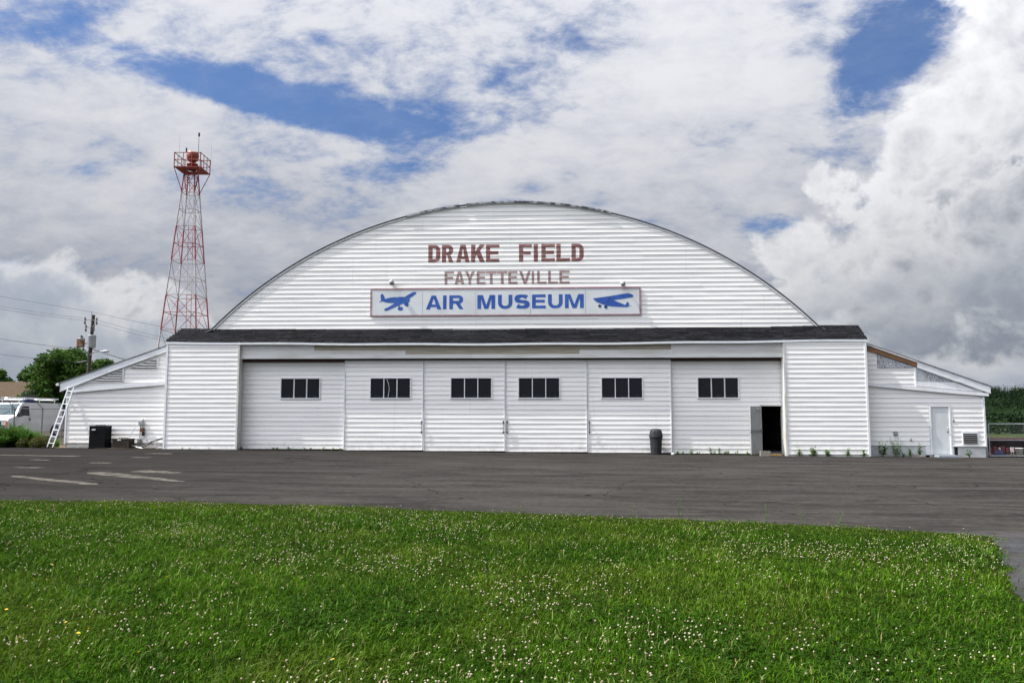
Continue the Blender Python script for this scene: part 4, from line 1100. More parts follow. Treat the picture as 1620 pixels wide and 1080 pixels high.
# platform
ZP = 16.75; RP = 1.13
PA = PHI
def pP(k, z, r=RP): a = PA + math.pi / 2 * k; return Vector((TX + .05 + r * math.cos(a), TY - r * math.sin(a), z))
w = MB(); c4 = [pP(k, ZP) for k in range(4)]; c5 = [pP(k, ZP + .06) for k in range(4)]
h4 = [pP(k, ZP, .42) for k in range(4)]; h5 = [pP(k, ZP + .06, .42) for k in range(4)]
for k in range(4):
    q = (k + 1) % 4
    w.add([c4[k], c4[q], h4[q], h4[k]], [(0, 1, 2, 3)]); w.add([c5[k], c5[q], h5[q], h5[k]], [(3, 2, 1, 0)]); w.add([c4[k], c4[q], c5[q], c5[k]], [(0, 1, 2, 3)]); w.add([h4[k], h4[q], h5[q], h5[k]], [(0, 1, 2, 3)])
plat = w.build('platform', towerred, tower)
for k in range(4):
    for hh in (.48, .92):
        w = MB(); w.tube(pP(k, ZP + hh), pP(k + 1, ZP + hh), .026, 5); w.build('guard_rail', towerred, plat)
    for f_ in (0, .33, .66):
        b = pP(k, ZP).lerp(pP(k + 1, ZP), f_); w = MB(); w.tube(b, b + Vector((0, 0, .94)), .032 if f_ == 0 else .022, 5); w.build('rail_post', towerred, plat)
    w = MB(); w.tube(pP(k, ZP), tP(k, 15.4) if True else 0, .024, 5); w.build('strut', towerred, plat)
w = MB(); w.lathe([(.30, 0), (.30, .30), (.34, .30), (.34, .38), (.12, .40), (.12, .60)], (TX + .05, TY, ZP + .06), 14); w.build('beacon_stand', beacm, tower)
w = MB(); w.lathe([(.001, .50), (.20, .52), (.32, .64), (.37, .86), (.36, 1.04), (.26, 1.17), (.001, 1.22)], (TX + .05, TY, ZP + .06), 16); bc = w.build('beacon_drum', beacm, tower)
w = MB(); w.tube((TX - .32, TY - .1, ZP + 1.2), (TX - .32, TY - .1, ZP + 1.45), .05, 6); w.build('obstruction_lamp', blackp, tower)
for (ox, oy, z0, z1, r) in ((-.92, .2, .9, 2.35, .014), (.36, .1, .9, 2.25, .02), (.98, .55, .5, 2.0, .014)):
    w = MB(); w.tube((TX + ox, TY + oy, ZP + z0), (TX + ox, TY + oy, ZP + z1), r, 5, r * .6)
    if ox == .36: w.tube((TX + ox, TY + oy, ZP + z1), (TX + ox, TY + oy, ZP + z1 + .22), .06, 6)
    w.build('whip_antenna', blackp if ox == .36 else galv, tower)

# ------------------------------------------------------------------ utility pole, wires
def on_ray(px, py, dist):
    """a place dist metres ahead of where the photographer stood, used to read positions off measured sight lines"""
    yw, pt = R(2.5), R(5.22)
    fw = Vector((-math.sin(yw) * math.cos(pt), math.cos(yw) * math.cos(pt), math.sin(pt))); rt = Vector((math.cos(yw), math.sin(yw), 0)); up = rt.cross(fw)
    return CAM + (fw + rt * ((px - 810) / 1260) - up * ((py - 540) / 1260)) * dist
PP = on_ray(136, 600, 62); zg = gz(PP.x)
topp = on_ray(141, 497, 62)
pole = thing('utility_pole', (PP.x, PP.y, zg), 'brown wooden utility pole carrying two transformers and a lamp arm', 'pole')
w = MB(); w.tube((PP.x, PP.y, zg), (PP.x + .35, PP.y, topp.z), .165, 10, .125); w.build('post', polewood, pole)
u = 62 / 1260
def pz(y): return on_ray(138, y, 62).z
def pxx(x): return PP.x + (x - 136) * u + .0
w = MB(); w.tube((pxx(140), PP.y, topp.z - .1), (pxx(140), PP.y, pz(491)), .035, 6); w.build('pole_pin', galv, pole)
for x, y0, y1, m, nm in ((128, 535, 549, transf, 'transformer'), (144, 530, 550, transf2, 'transformer')):
    w = MB(); za, zb = pz(y1), pz(y0); w.lathe([(.001, 0), (.27, 0), (.29, .05), (.29, zb - za - .08), (.30, zb - za - .06), (.28, zb - za), (.001, zb - za + .03)], (pxx(x) + (.08 if x > 138 else -.02), PP.y - .25, za), 14); tr = w.build(nm, m, pole)
    w = MB(); w.tube((pxx(x), PP.y - .25, zb), (pxx(x), PP.y - .25, zb + .24), .05, 6); w.tube((pxx(x) + .12, PP.y - .25, zb), (pxx(x) + .12, PP.y - .25, zb + .18), .04, 6); w.build('bushing', blackp, tr)
    w = MB(); w.box(min(pxx(x), PP.x + .15), max(pxx(x), PP.x + .15), PP.y - .18, PP.y - .12, za + .25, za + .33); w.build('bracket', galv, tr)
for x0, x1, y in ((131, 140, 505), (140, 150, 506), (133, 141, 517), (141, 146, 516)):
    w = MB(); xx = x0 if x0 < 138 else x1
    w.tube((pxx(x0), PP.y - .1, pz(y)), (pxx(x1), PP.y - .1, pz(y)), .03, 5); w.tube((pxx(xx), PP.y - .1, pz(y + 1)), (pxx(xx), PP.y - .1, pz(y - 4)), .06, 6); w.tube((pxx(xx), PP.y - .1, pz(y + 2)), (pxx(xx), PP.y - .1, pz(y + 7)), .07, 6); w.build('insulator', mat('insulator', (.10, .09, .09), .4), pole)
w = MB(); w.path([(pxx(141), PP.y - .1, pz(562)), (pxx(150), PP.y - .3, pz(557.5)), (pxx(160), PP.y - .5, pz(556)), (pxx(170), PP.y - .7, pz(556.5))], .035, 6); la_ = w.build('lamp_arm', galv, pole)
w = MB(); w.lathe([(.001, -.10), (.20, -.08), (.24, 0), (.16, .07), (.001, .10)], (0, 0, 0), 12, True, 1.25, .8); w.v = [(a + pxx(175), b + PP.y - .8, c + pz(556.5)) for a, b, c in w.v]; w.build('street_light', mat('lamp_head_white', (.38, .39, .40), .5), la_)
w = MB(); w.path([(pxx(117), PP.y, pz(573.5)), (pxx(136), PP.y, pz(570.5))], .035, 5); w.build('side_bar', fencem, pole)
def wire(a, b, sagm, r, label, n=16, dirn=None):
    a, b = Vector(a), Vector(b); pts = []
    for i in range(n + 1):
        t = i / n; p = a.lerp(b, t); p.z -= sagm * 4 * t * (1 - t); pts.append(p)
    w = MB(); w.path(pts, r, 4)
    tag(w.build('power_line', cabm), label, 'power line', 'overhead lines at the utility pole')
def ext(p, q, k): p, q = Vector(p), Vector(q); return q + (q - p) * k
wl_ = [((0, 468.5), (140, 492.5), (260, 518), .014, 'topmost thin overhead line crossing the head of the utility pole'),
       ((0, 480.5), (131, 503), None, .013, 'overhead line reaching the upper crossarm of the pole from the left'),
       ((0, 485), (133, 507), None, .013, 'overhead line just below the upper crossarm line left of the pole'),
       (None, (150, 505), (262, 531), .013, 'upper of the two thin lines running from the pole towards the tower'),
       (None, (146, 509), (262, 536), .013, 'lower of the two thin lines running from the pole towards the tower'),
       ((0, 532), (134, 553), None, .022, 'thick sagging line left of the pole below the transformers'),
       ((0, 556.5), (134, 574), None, .016, 'lowest line left of the pole passing before the big tree')]
for a, p, b, r, lab in wl_:
    if a and b:
        A = ext(on_ray(*p, 62), on_ray(*a, 62), 1.5); B = ext(on_ray(*p, 62), on_ray(*b, 62), .6); Pm = on_ray(*p, 62)
        w = MB(); w.path([A, Pm, B], r, 4); tag(w.build('power_line', cabm), lab, 'power line', 'overhead lines at the utility pole')
    else:
        q = a or b; wire(on_ray(*p, 62), ext(on_ray(*p, 62), on_ray(*q, 62), .9), .18, r, lab)
wire(on_ray(147, 552, 62), Vector((-18.2, 8.0, rl(-18.2) + .06)), .05, .045, 'thick black service cable dropping from the pole to the lean-to roof')

# ------------------------------------------------------------------ vegetation builders
def leaf_cloud(centers, radii, n, size, rs, flat=.5, up=.25, jit=.6, idx=None):
    """leaf quads on the shells of many clumps: verts, faces"""
    m = len(centers); idx = rs.integers(0, m, n) if idx is None else idx; c = np.asarray(centers)[idx]; r = np.asarray(radii)[idx]
    d = rs.normal(size=(n, 3)); d /= np.linalg.norm(d, axis=1)[:, None]
    rad = r * (0.45 + 0.65 * rs.random(n) ** .6)
    p = c + d * rad[:, None] * np.array([1, 1, .8])
    nrm = d * .7 + rs.normal(size=(n, 3)) * jit; nrm[:, 2] += up; nrm /= np.linalg.norm(nrm, axis=1)[:, None]
    a = np.cross(nrm, rs.normal(size=(n, 3))); a /= np.linalg.norm(a, axis=1)[:, None]; b = np.cross(nrm, a)
    s = (size * (.6 + .8 * rs.random(n)))[:, None]
    v = np.stack([p - a * s, p - b * s * flat, p + a * s, p + b * s * flat], 1).reshape(-1, 3)
    return v, np.arange(4 * n), np.full(n, 4)
def tree(base, h, w, label, name='broadleaf_tree', trunk_h=.35, n=6500, size=.17, mats=None, seed=1, clumps=26, squash=.8, group=None):
    rs = np.random.default_rng(seed); x, y, z = base
    t = thing(name, base, label, 'tree', group)
    tw = MB(); th = h * trunk_h; r0 = h * .028
    tw.tube((0, 0, 0), (.05, 0, th), r0, 8, r0 * .75)
    ctr, rad = [], []
    for i in range(clumps):
        a = rs.random() * 2 * math.pi; q = math.sqrt(rs.random()) * .82; zz = rs.random()
        prof_ = math.sin(math.pi * (0.16 + .80 * zz)) ** .7
        c = np.array([math.cos(a) * q * w / 2 * prof_, math.sin(a) * q * w / 2 * prof_, th * .75 + (h - th * .75) * (.08 + .84 * zz)])
        ctr.append(c); rad.append(w * (.08 + .08 * rs.random()))
        if i % 2 == 0: tw.tube((.05, 0, th * (.7 + .3 * rs.random())), tuple(c), r0 * .42, 5, r0 * .1)
    tw.build('trunk', bark, t, local=True)
    v, f, cnt = leaf_cloud(ctr, rad, n, size, rs)
    mi = (rs.random(n) < .35).astype(int)
    o = link('crown', npmesh('crown', v, f, cnt, mats or [leaf1, leaf2], mi=mi), t)
    return t

pt = on_ray(97, 650, 66); tree((pt.x, pt.y, gz(pt.x)), 7.1, 6.6, 'big dense green tree behind the utility pole', n=16000, size=.15, seed=3, clumps=60, trunk_h=.16)
pt = on_ray(158, 650, 70); tree((pt.x, pt.y, gz(pt.x)), 6.2, 4.4, 'smaller green tree right of the pole, behind the lean-to roof', n=8000, size=.15, seed=4, clumps=28, trunk_h=.22)
pt = on_ray(15, 650, 92); tree((pt.x, pt.y, gz(pt.x)), 6.6, 6.8, 'rounded light green tree behind the brown roofed house', n=5000, size=.24, seed=5, clumps=24, mats=[leaf2, leaf1])
pt = on_ray(46, 650, 130); tree((pt.x, pt.y, gz(pt.x)), 7.6, 5.0, 'far dark tree between the house and the big tree', n=3000, size=.30, seed=6, clumps=18, mats=[leaf1, leaf1])
pt = on_ray(-70, 650, 88); tree((pt.x, pt.y, gz(pt.x)), 7.5, 7.0, 'tree beyond the house at the edge of view', n=4000, size=.26, seed=8, clumps=22)

# house
hp = on_ray(-2, 650, 76)
house = thing('house', (hp.x, hp.y, gz(hp.x)), 'single storey beige house with a wide brown roof', 'house', rz=R(4))
w = MB(); w.box(-9.5, 3.6, 0, 8, 0, 2.75); w.build('wall', housewall, house, local=True)
w = MB(); w.add([(-10, -.6, 2.7), (4.3, -.6, 2.7), (4.3, 8.6, 2.7), (-10, 8.6, 2.7), (-7, 4, 4.55), (2.2, 4, 4.55), (-10, -.6, 2.55), (4.3, -.6, 2.55), (4.3, 8.6, 2.55)], [(0, 1, 5, 4), (1, 2, 5), (2, 3, 4, 5), (3, 0, 4), (0, 6, 7, 1), (1, 7, 8, 2)]); w.build('roof', houseroof, house, local=True)
for a, b in ((-7.5, -6.0), (-3.2, -1.8), (-.4, .5), (1.5, 2.7)):
    w = MB(); w.box(a, b, -.06, .05, .95, 2.25); wn = w.build('window', mat('curtain_pale', (.42, .44, .44), .6), house, local=True)
    w = MB(); w.box(a + .08, (a + b) / 2 - .03, -.075, -.061, 1.02, 1.60); w.build('pane', glass, wn, local=True)

# ------------------------------------------------------------------ van
vp = on_ray(30, 694, 46.0); vz = gz(-40)
HEAD = R(-88)
van = thing('van', (vp.x, vp.y, gz(vp.x)), 'white work van with a ladder rack behind the chain-link fence', 'van', rz=HEAD)
# local: +x forward, +y is its left side, origin under the front left wheel
VW = 1.0; yc = -1.0
def hw(z): return 1.0 if z < 1.0 else 1.0 - (z - 1.0) * .13
side = [(-4.45, .45), (-4.45, 1.9), (-4.30, 2.06), (-.55, 2.08), (-.25, 2.0), (.35, 1.28), (1.02, 1.12), (1.10, .95), (1.10, .42), (.50, .36), (.44, .55), (.28, .70), (0, .76), (-.28, .70), (-.44, .55), (-.5, .36), (-3.02, .36), (-3.08, .55), (-3.24, .70), (-3.52, .76), (-3.80, .70), (-3.96, .55), (-4.02, .38)]
b = MB()
for sgn in (1, -1):
    vs = [(x, yc + sgn * hw(z), z) for x, z in side]
    b.add(vs, [tuple(range(len(vs)))] if sgn < 0 else [tuple(range(len(vs) - 1, -1, -1))])
n = len(side); vs = [(x, yc + hw(z), z) for x, z in side] + [(x, yc - hw(z), z) for x, z in side]
b.add(vs, [(i, (i + 1) % n, (i + 1) % n + n, i + n) for i in range(n)])
body = b.build('body', vanw, van, local=True)
def side_plate(pts, off, m, name, parent):
    w = MB(); vs = [(x, yc + hw(z) + off, z) for x, z in pts]; w.add(vs, [tuple(range(len(pts)))]); w.add([(x, y - off * .9, z) for x, y, z in vs] + vs, [(i, (i + 1) % len(pts), (i + 1) % len(pts) + len(pts), i + len(pts)) for i in range(len(pts))]); return w.build(name, m, parent, local=True)
side_plate([(.10, 1.30), (-.95, 1.30), (-.95, 1.86), (-.42, 1.86), (-.28, 1.82)], .008, vang, 'side_window', van)
dl = side_plate([(.36, .62), (-1.05, .42), (-1.05, 1.28), (.22, 1.28)], .006, vanw, 'front_door', van)
side_plate([(-.86, 1.02), (-.98, 1.02), (-.98, 1.16), (-.86, 1.16)], .03, blackp, 'handle', dl)
w = MB(); w.box(-4.2, -.9, yc + hw(1.26) + .002, yc + hw(1.26) + .012, 1.235, 1.26); w.build('body_seam', mat('seam_grey', (.30, .30, .31), .5), van, local=True)
w = MB(); ws = [(.30, yc + .84, 1.33), (.30, yc - .84, 1.33), (-.24, yc - .76, 1.97), (-.24, yc + .76, 1.97)]; w.add([(x + .012, y, z + .012) for x, y, z in ws], [(0, 1, 2, 3)]); wsn = w.build('windscreen', windsh, van, local=True)
for q in (.1, -.5):
    w = MB(); w.tube((.325, yc + q, 1.35), (.12, yc + q + .35, 1.60), .012, 4); w.build('wiper', blackp, wsn, local=True)
w = MB(); w.box(1.10, 1.13, yc - .95, yc + .95, .70, 1.02); gr = w.build('grille', blackp, van, local=True)
for q in range(3): w = MB(); w.box(1.13, 1.142, yc - .55, yc + .55, .74 + q * .09, .77 + q * .09); w.build('grille_bar', chrome, gr, local=True)
for s_ in (.66, -.90):
    w = MB(); w.box(1.13, 1.15, yc + s_, yc + s_ + .24, .76, .98); w.build('headlight', lens, van, local=True)
for s_ in (.905, -.985): w = MB(); w.box(1.02, 1.16, yc + s_, yc + s_ + .09, .74, .99); w.build('indicator', amber, van, local=True)
w = MB(); w.box(1.08, 1.26, yc - .98, yc + .98, .44, .66); w.build('bumper', chrome, van, local=True)
for x in (0, -3.52):
    for y in (yc + .98, yc - .98):
        w = MB(); w.lathe([(.001, -.11), (.20, -.11), (.33, -.10), (.365, -.06), (.365, .06), (.33, .10), (.20, .11), (.001, .11)], (0, 0, 0), 20); w.v = [(x + a, y + c * (1 if y > yc else -1), .365 + b_) for a, b_, c in w.v]; wh = w.build('wheel', tyre, van, local=True)
        w = MB(); w.lathe([(.001, .115), (.09, .12), (.19, .113), (.21, .112)], (0, 0, 0), 16); w.v = [(x + a, y + c * (1 if y > yc else -1), .365 + b_) for a, b_, c in w.v]; w.build('rim', rimm, wh, local=True)
for s_ in (1, -1):
    w = MB(); w.box(.10, .22, yc + s_ * 1.08 - .09, yc + s_ * 1.08 + .09, 1.24, 1.48); w.build('mirror', blackp, van, local=True)
for y in (yc + .62, yc - .62):
    w = MB(); w.tube((-4.1, y, 2.24), (-.6, y, 2.24), .025, 6)
    for x in (-4.0, -2.4, -.8): w.tube((x, y, 2.06), (x, y, 2.24), .02, 5)
    w.build('roof_rack', alum, van, local=True)
for x in (-3.8, -2.4, -1.0): w = MB(); w.tube((x, yc - .62, 2.27), (x, yc + .62, 2.27), .025, 6); w.build('rack_bar', alum, van, local=True)
# ladder, tarp roll and tools carried on the rack
def vpt(x, y, z): return van.matrix_basis @ Vector((x, y, z))
tag_l = thing('ladder', vpt(-2.2, yc + .3, 2.30), 'aluminium extension ladder lying on the van roof rack', 'ladder', rz=HEAD)
for y in (-.2, .2): w = MB(); w.box(-2.4, 2.6, y - .02, y + .02, 0, .08); w.build('rail', alum, tag_l, local=True)
for i in range(14): w = MB(); w.tube((-2.2 + i * .35, -.2, .04), (-2.2 + i * .35, .2, .04), .018, 5); w.build('rung', alum, tag_l, local=True)
rk = thing('tool_carrier', vpt(-1.6, yc + .45, 2.40), 'black clamps and bracket standing up on the van roof', 'carrier', rz=HEAD)
w = MB(); w.box(-.55, .55, -.12, .12, 0, .16); w.build('tray', blackp, rk, local=True)
for x in (-.5, -.1, .15, .45): w = MB(); w.path([(x, 0, .16), (x + .06, 0, .36), (x - .06, 0, .42)], .03, 5); w.build('clamp', blackp, rk, local=True)
w = MB(); w.lathe([(.001, -.4), (.10, -.38), (.12, 0), (.10, .38), (.001, .4)], (0, 0, 0), 8); w.v = [(c * 1.3, a, b_ + .12) for a, b_, c in w.v]
o = w.build('rolled_tarp', tarp); o.location = vpt(-1.2, yc + .75, 2.05); o.rotation_euler = (0, 0, HEAD); tag(o, 'rolled blue tarp lying on the van roof', 'tarp')

# ------------------------------------------------------------------ chain link
def chain_mesh(p0, p1, z0, z1, step, r, name, parent):
    """woven wire as two families of slanting wires between p0 and p1"""
    a, b = Vector(p0), Vector(p1); L = (b - a).length; d = (b - a) / L; H = z1 - z0
    w = MB(); s_ = -H
    while s_ < L:
        for sg in (1, -1):
            u0, u1 = s_, s_ + H; va, vb = (0, H) if sg > 0 else (H, 0)
            t0, t1 = max(0, -u0 / H), min(1, (L - u0) / H)
            if t1 > t0:
                q0 = a + d * (u0 + H * t0); q1 = a + d * (u0 + H * t1)
                w.tube((q0.x, q0.y + sg * .004, z0 + va + (vb - va) * t0), (q1.x, q1.y + sg * .004, z0 + va + (vb - va) * t1), r, 3, cap=False)
        s_ += step
    o = w.build(name, fencem, parent); o['kind'] = 'stuff'; return o
# left fence behind the bushes
fa, fb = on_ray(-60, 652, 41.5), on_ray(104, 656, 44.5)
fz = gz(fa.x); fe = thing('chain_link_fence', (fb.x, fb.y, gz(fb.x)), 'chain-link fence with angled wire arms before the white van', 'fence')
P = lambda t: Vector((fa.x + (fb.x - fa.x) * t, fa.y + (fb.y - fa.y) * t, 0))
HT = 1.72
for px in (-25, 20, 65, 98):
    t_ = (px + 60) / 164; q = P(t_); w = MB(); w.tube((q.x, q.y, fz - .05), (q.x, q.y, fz + HT), .042, 7); po = w.build('post', fencem, fe)
    w = MB(); w.tube((q.x, q.y, fz + HT), (q.x - .26, q.y - .1, fz + HT + .30), .026, 5); w.build('wire_arm', fencem, po)
a, b_ = P(0), P(1)
w = MB(); w.tube((a.x, a.y, fz + HT - .03), (b_.x, b_.y, fz + HT - .03), .022, 6); w.build('top_rail', fencem, fe)
chain_mesh((a.x, a.y, 0), (b_.x, b_.y, 0), fz + .05, fz + HT - .05, .12, .0026, 'chain_link_mesh', fe)
for k in range(3):
    w = MB(); f_ = .33 * (k + 1); w.tube((a.x - .26 * f_, a.y - .1 * f_, fz + HT + .3 * f_), (b_.x - .26 * f_, b_.y - .1 * f_, fz + HT + .3 * f_), .004, 3); w.build('barbed_wire', fencem, fe)
# gate at the right annexe
gt = thing('chain_link_gate', (21.4, 1.0, gz(21)), 'chain-link gate closing the yard beside the lean-to', 'gate')
gz0 = gz(21) - .02; GY = .95; gx0, gx1 = 20.16, 23.2
w = MB(); w.tube((gx0, GY, gz0 - .05), (gx0, GY, gz0 + 1.62), .045, 8); w.build('post', galv, gt)
w = MB(); w.tube((gx0 + .12, GY, gz0 + .07), (gx0 + .12, GY, gz0 + 1.42), .025, 7); w.build('upright', galv, gt)
w = MB(); w.tube((21.78, GY, gz0 + .07), (21.78, GY, gz0 + 1.42), .025, 7); w.build('upright', galv, gt)
for zz in (.07, .74, 1.42):
    w = MB(); w.tube((gx0 + .12, GY, gz0 + zz), (gx1, GY, gz0 + zz), .024, 7); w.build('rail', galv, gt)
chain_mesh((gx0 + .12, GY, 0), (gx1, GY, 0), gz0 + .08, gz0 + 1.41, .085, .0026, 'chain_link_mesh', gt)
w = MB(); w.tube((gx1, GY, gz0 - .05), (gx1, GY, gz0 + 1.6), .045, 8); w.build('post', galv, gt)
# red equipment behind the gate
def on_g(px, py): 
    yw, pt_ = R(2.5), R(5.22)
    d = on_ray(px, py, 1.0) - CAM; t = (gz(24) - CAM.z) / d.z; return CAM + d * t
yd = MB()
for a, b in ((20.2, 40), (40, 60)): yd.add([(a, 1.3, gz(a) + .006), (b, 1.3, gz(b) + .006), (b, 22, gz(b) + .006), (a, 22, gz(a) + .006)], [(0, 1, 2, 3)])
tag(yd.build('yard', dirt2), kind='structure')
rx, ry = 20.9, 3.6; rz0 = gz(22)
rack = thing('red_rack', (rx, ry, rz0), 'long low dark red rack standing behind the chain-link gate', 'rack')
w = MB(); w.prism([(rx - .3, .42), (rx + 7, .42), (rx + 7, .55), (rx - .3, .55)], ry, ry + 1.3); w.build('deck', redpaint, rack)
w = MB(); w.box(rx - .25, rx + 7, ry + 1.1, ry + 1.2, rz0, .42); w.build('back_panel', redpaint, rack)
w = MB(); w.box(rx - .3, rx - .22, ry + .02, ry + 1.1, rz0, .418); w.build('end_panel', redpaint, rack)
for q in range(5): w = MB(); w.box(rx + .9 + q * 1.5, rx + .98 + q * 1.5, ry + .03, ry + .11, rz0, .418); w.build('post', redpaint, rack)
rb = random.Random(4)
xx = rx - .12
redboard = mat('board_red', (.16, .025, .025), .7)
for i in range(12):
    wd = rb.choice((.08, .11, .15)); m = offwhite if i % 3 == 1 else redboard
    w = MB(); h0 = rb.uniform(.20, .27); w.box(xx, xx + wd, ry - .30, ry - .26, -.06, -.06 + h0); w.box(xx + .01, xx + .03, ry - .29, ry - .27, rz0 - .02, -.06); w.box(xx + wd - .03, xx + wd - .01, ry - .29, ry - .27, rz0 - .02, -.06)
    tag(w.build('small_board', m), 'white board upright in the row before the red rack' if m is offwhite else 'red board upright in the row before the red rack', 'board', 'white boards before the red rack' if m is offwhite else 'red boards before the red rack')
    xx += wd + rb.uniform(.03, .08)
bx = rx + 1.72
w = MB(); w.lathe([(.001, .02), (.13, .02), (.16, .30), (.172, .31), (.155, .32), (.14, .24)], (bx, ry - .7, rz0), 12); tag(w.build('bucket', offwhite), 'white bucket on the ground before the red rack', 'bucket')
w = MB(); w.lathe([(.26, 0), (.22, .08), (.12, .19), (.05, .25), (.001, .27)], (rx + .72, ry - .9, rz0), 9, False, 1, .7); tag(w.build('tarp_heap', tarp), 'small blue tarp heap beyond the chain-link gate', 'tarp')
w = MB(); w.lathe([(.38, 0), (.32, .07), (.18, .15), (.001, .19)], (rx + .1, ry - .9, rz0), 8, False, 1, .7); tag(w.build('debris_heap', rust), 'rusty brown heap beside the blue tarp', 'heap')

# ------------------------------------------------------------------ wooded hill
rsn = np.random.default_rng(21)
hv, hf = [], []
NX, NY = 90, 14
def hill_h(a, q):   # a azimuth in degrees, q 0..1 up the slope
    top = 25 + 4 * math.sin(a * .21 + .6) + 3 * math.sin(a * .55) + 1.6 * math.sin(a * 2.3) - 16 * max(0, min(1, (24 - a) / 26)) ** 1.2
    return top * (q ** .8)
hb = MB()
for j in range(NY + 1):
    for i in range(NX + 1):
        a = -8 + 78 * i / NX; q = j / NY; d = 640 + 420 * q
        hb.v.append((d * math.sin(R(a)), -34 + d * math.cos(R(a)), hill_h(a, q) - 2))
for j in range(NY):
    for i in range(NX):
        k = j * (NX + 1) + i; hb.f.append([k, k + 1, k + NX + 2, k + NX + 1]); hb.sm.append(True); hb.mi.append(0)
tag(hb.build('hill', mat('hill_soil', (.012, .022, .009), 1.0, spec=0)), kind='structure')
# its wood: leaf sprays on crowns that differ in tone and height
ctr, rad = [], []
for i in range(4200):
    a = rsn.uniform(12, 56); q = rsn.random() ** .8; d = 640 + 420 * q
    big = rsn.random() < .2
    ctr.append((d * math.sin(R(a)), -34 + d * math.cos(R(a)), hill_h(a, q) + rsn.uniform(0, 4) + (4 if big else 0))); rad.append(rsn.uniform(4.0, 7.0) if big else rsn.uniform(2.2, 4.6))
for i in range(900):
    a = rsn.uniform(14, 56); d = rsn.uniform(95, 150); ctr.append((d * math.sin(R(a)), -34 + d * math.cos(R(a)), rsn.uniform(0, 1.6) + gz(40))); rad.append(rsn.uniform(.7, 1.5))
for i in range(420):                                   # crowns that break the skyline
    a = rsn.uniform(12, 56); d = 1050 + 20 * rsn.random(); ctr.append((d * math.sin(R(a)), -34 + d * math.cos(R(a)), hill_h(a, 1.0) + rsn.uniform(-1, 6) * rsn.random())); rad.append(rsn.uniform(2.5, 5.5))
NH = 320000
idx = np.concatenate([rsn.integers(0, 4200, 190000), rsn.integers(4200, 5100, 100000), rsn.integers(5100, len(ctr), 30000)]); cc = np.asarray(ctr); toneb = np.clip(rsn.random(len(ctr)) * .75 + .35 * np.sin(cc[:, 0] * .035 + cc[:, 2] * .3) * np.sin(cc[:, 2] * .22 + 1), 0, 1)
near_ = np.linalg.norm(np.asarray(ctr)[idx][:, :2] - np.array([1.5, -34]), axis=1)
v, f, c = leaf_cloud(ctr, rad, NH, .52 * np.clip(near_ / 900, .24, 1.1), rsn, .9, .3, .25, idx)
dark, light = np.array([.0045, .011, .0055]), np.array([.020, .038, .011])
tn = (toneb[idx] ** 1.6)[:, None]; tt = np.repeat(dark * (1 - tn) + light * tn, 4, 0); tint_h = np.concatenate([tt, np.ones((len(tt), 1))], 1)
tag(link('hill_forest', npmesh('hill_forest', v, f, c, [hillm], tint_h)), 'dark green wooded hillside on the skyline', 'forest', kind='stuff')

# ------------------------------------------------------------------ bushes by the fence
def strap_plant(x, y, h, w, n, label, m, seed, name='strap_leaf_plant', width=.03, group=None):
    rs = np.random.default_rng(seed); z = gz(x)
    V_, F_, C_ = [], [], []
    for i in range(n):
        a = rs.random() * 2 * math.pi; r0 = rs.random() ** .5 * w * .28; L = h * (.6 + .6 * rs.random()); lean = .25 + .75 * rs.random()
        d = np.array([math.cos(a), math.sin(a)]); s_ = np.array([-d[1], d[0]]) * width * (.6 + .7 * rs.random())
        base = d * r0; o = len(V_)
        for k, t_ in enumerate((0, .35, .7, 1.0)):
            out = base + d * (lean * w * .55 * t_ ** 1.6); zz = L * (t_ - .42 * lean * t_ ** 3)
            ww = (1, 1, .75, .05)[k]
            V_.append((out[0] - s_[0] * ww, out[1] - s_[1] * ww, zz)); V_.append((out[0] + s_[0] * ww, out[1] + s_[1] * ww, zz))
        for k in range(3): F_ += [o + 2 * k, o + 2 * k + 1, o + 2 * k + 3, o + 2 * k + 2]; C_.append(4)
    t = link(name, npmesh(name, np.array(V_), F_, C_, [m]), None, (x, y, z))
    return tag(t, label, 'plant', group)
strap_plant(-22.6, 1.2, 1.10, 1.5, 420, 'tall green strap-leaved clump at the foot of the left fence post', daylily, 31)
strap_plant(-21.7, .9, .85, 1.2, 320, 'lower green strap-leaved clump nearer the ladder', daylily, 32)
strap_plant(-23.6, .7, .85, 1.4, 320, 'strap-leaved clump at the left edge of the planting', daylily, 33)
strap_plant(-22.5, .1, .60, 1.1, 260, 'short bright strap-leaved clump along the asphalt edge', daylily, 35)
def shrub(x, y, w, d, h, n, label, m, seed, size=.045):
    rs = np.random.default_rng(seed); ctr = [(rs.uniform(-w / 2, w / 2), rs.uniform(-d / 2, d / 2), h * rs.uniform(.15, .7)) for _ in range(16)]
    t = thing('low_shrub', (x, y, gz(x)), label, 'shrub')
    v, f, c = leaf_cloud(ctr, [h * .38] * 16, n, size, rs, .45, .4); v[:, 2] = np.abs(v[:, 2])
    link('foliage', npmesh('foliage', v, f, c, [m]), t)
    s_ = MB()
    for q in ctr[:8]: s_.tube((q[0] * .3, q[1] * .3, 0), q, .012, 4, .005)
    s_.build('stem', bark, t, local=True)
shrub(-21.2, .30, 1.5, .9, .55, 2600, 'low olive-brown shrub between the strap leaves and the ladder', lowshrub, 41)
shrub(-23.4, .2, 1.3, .7, .45, 1800, 'low dark shrub in front of the strap leaves at the left edge', lowshrub, 42)
w = MB(); w.prism([(-22.55, gz(-22.5) + .02), (-22.25, gz(-22.5) + .20), (-22.22, gz(-22.5) + .17), (-22.5, gz(-22.5) - .0)], -.42, -.38); tag(w.build('broken_stake', trimw), 'short broken white stake lying before the bushes', 'stake')
strap_plant(-20.02, .35, .5, .35, 40, 'small bright green plant behind the ladder foot', weedleaf, 36, 'weed', .025)

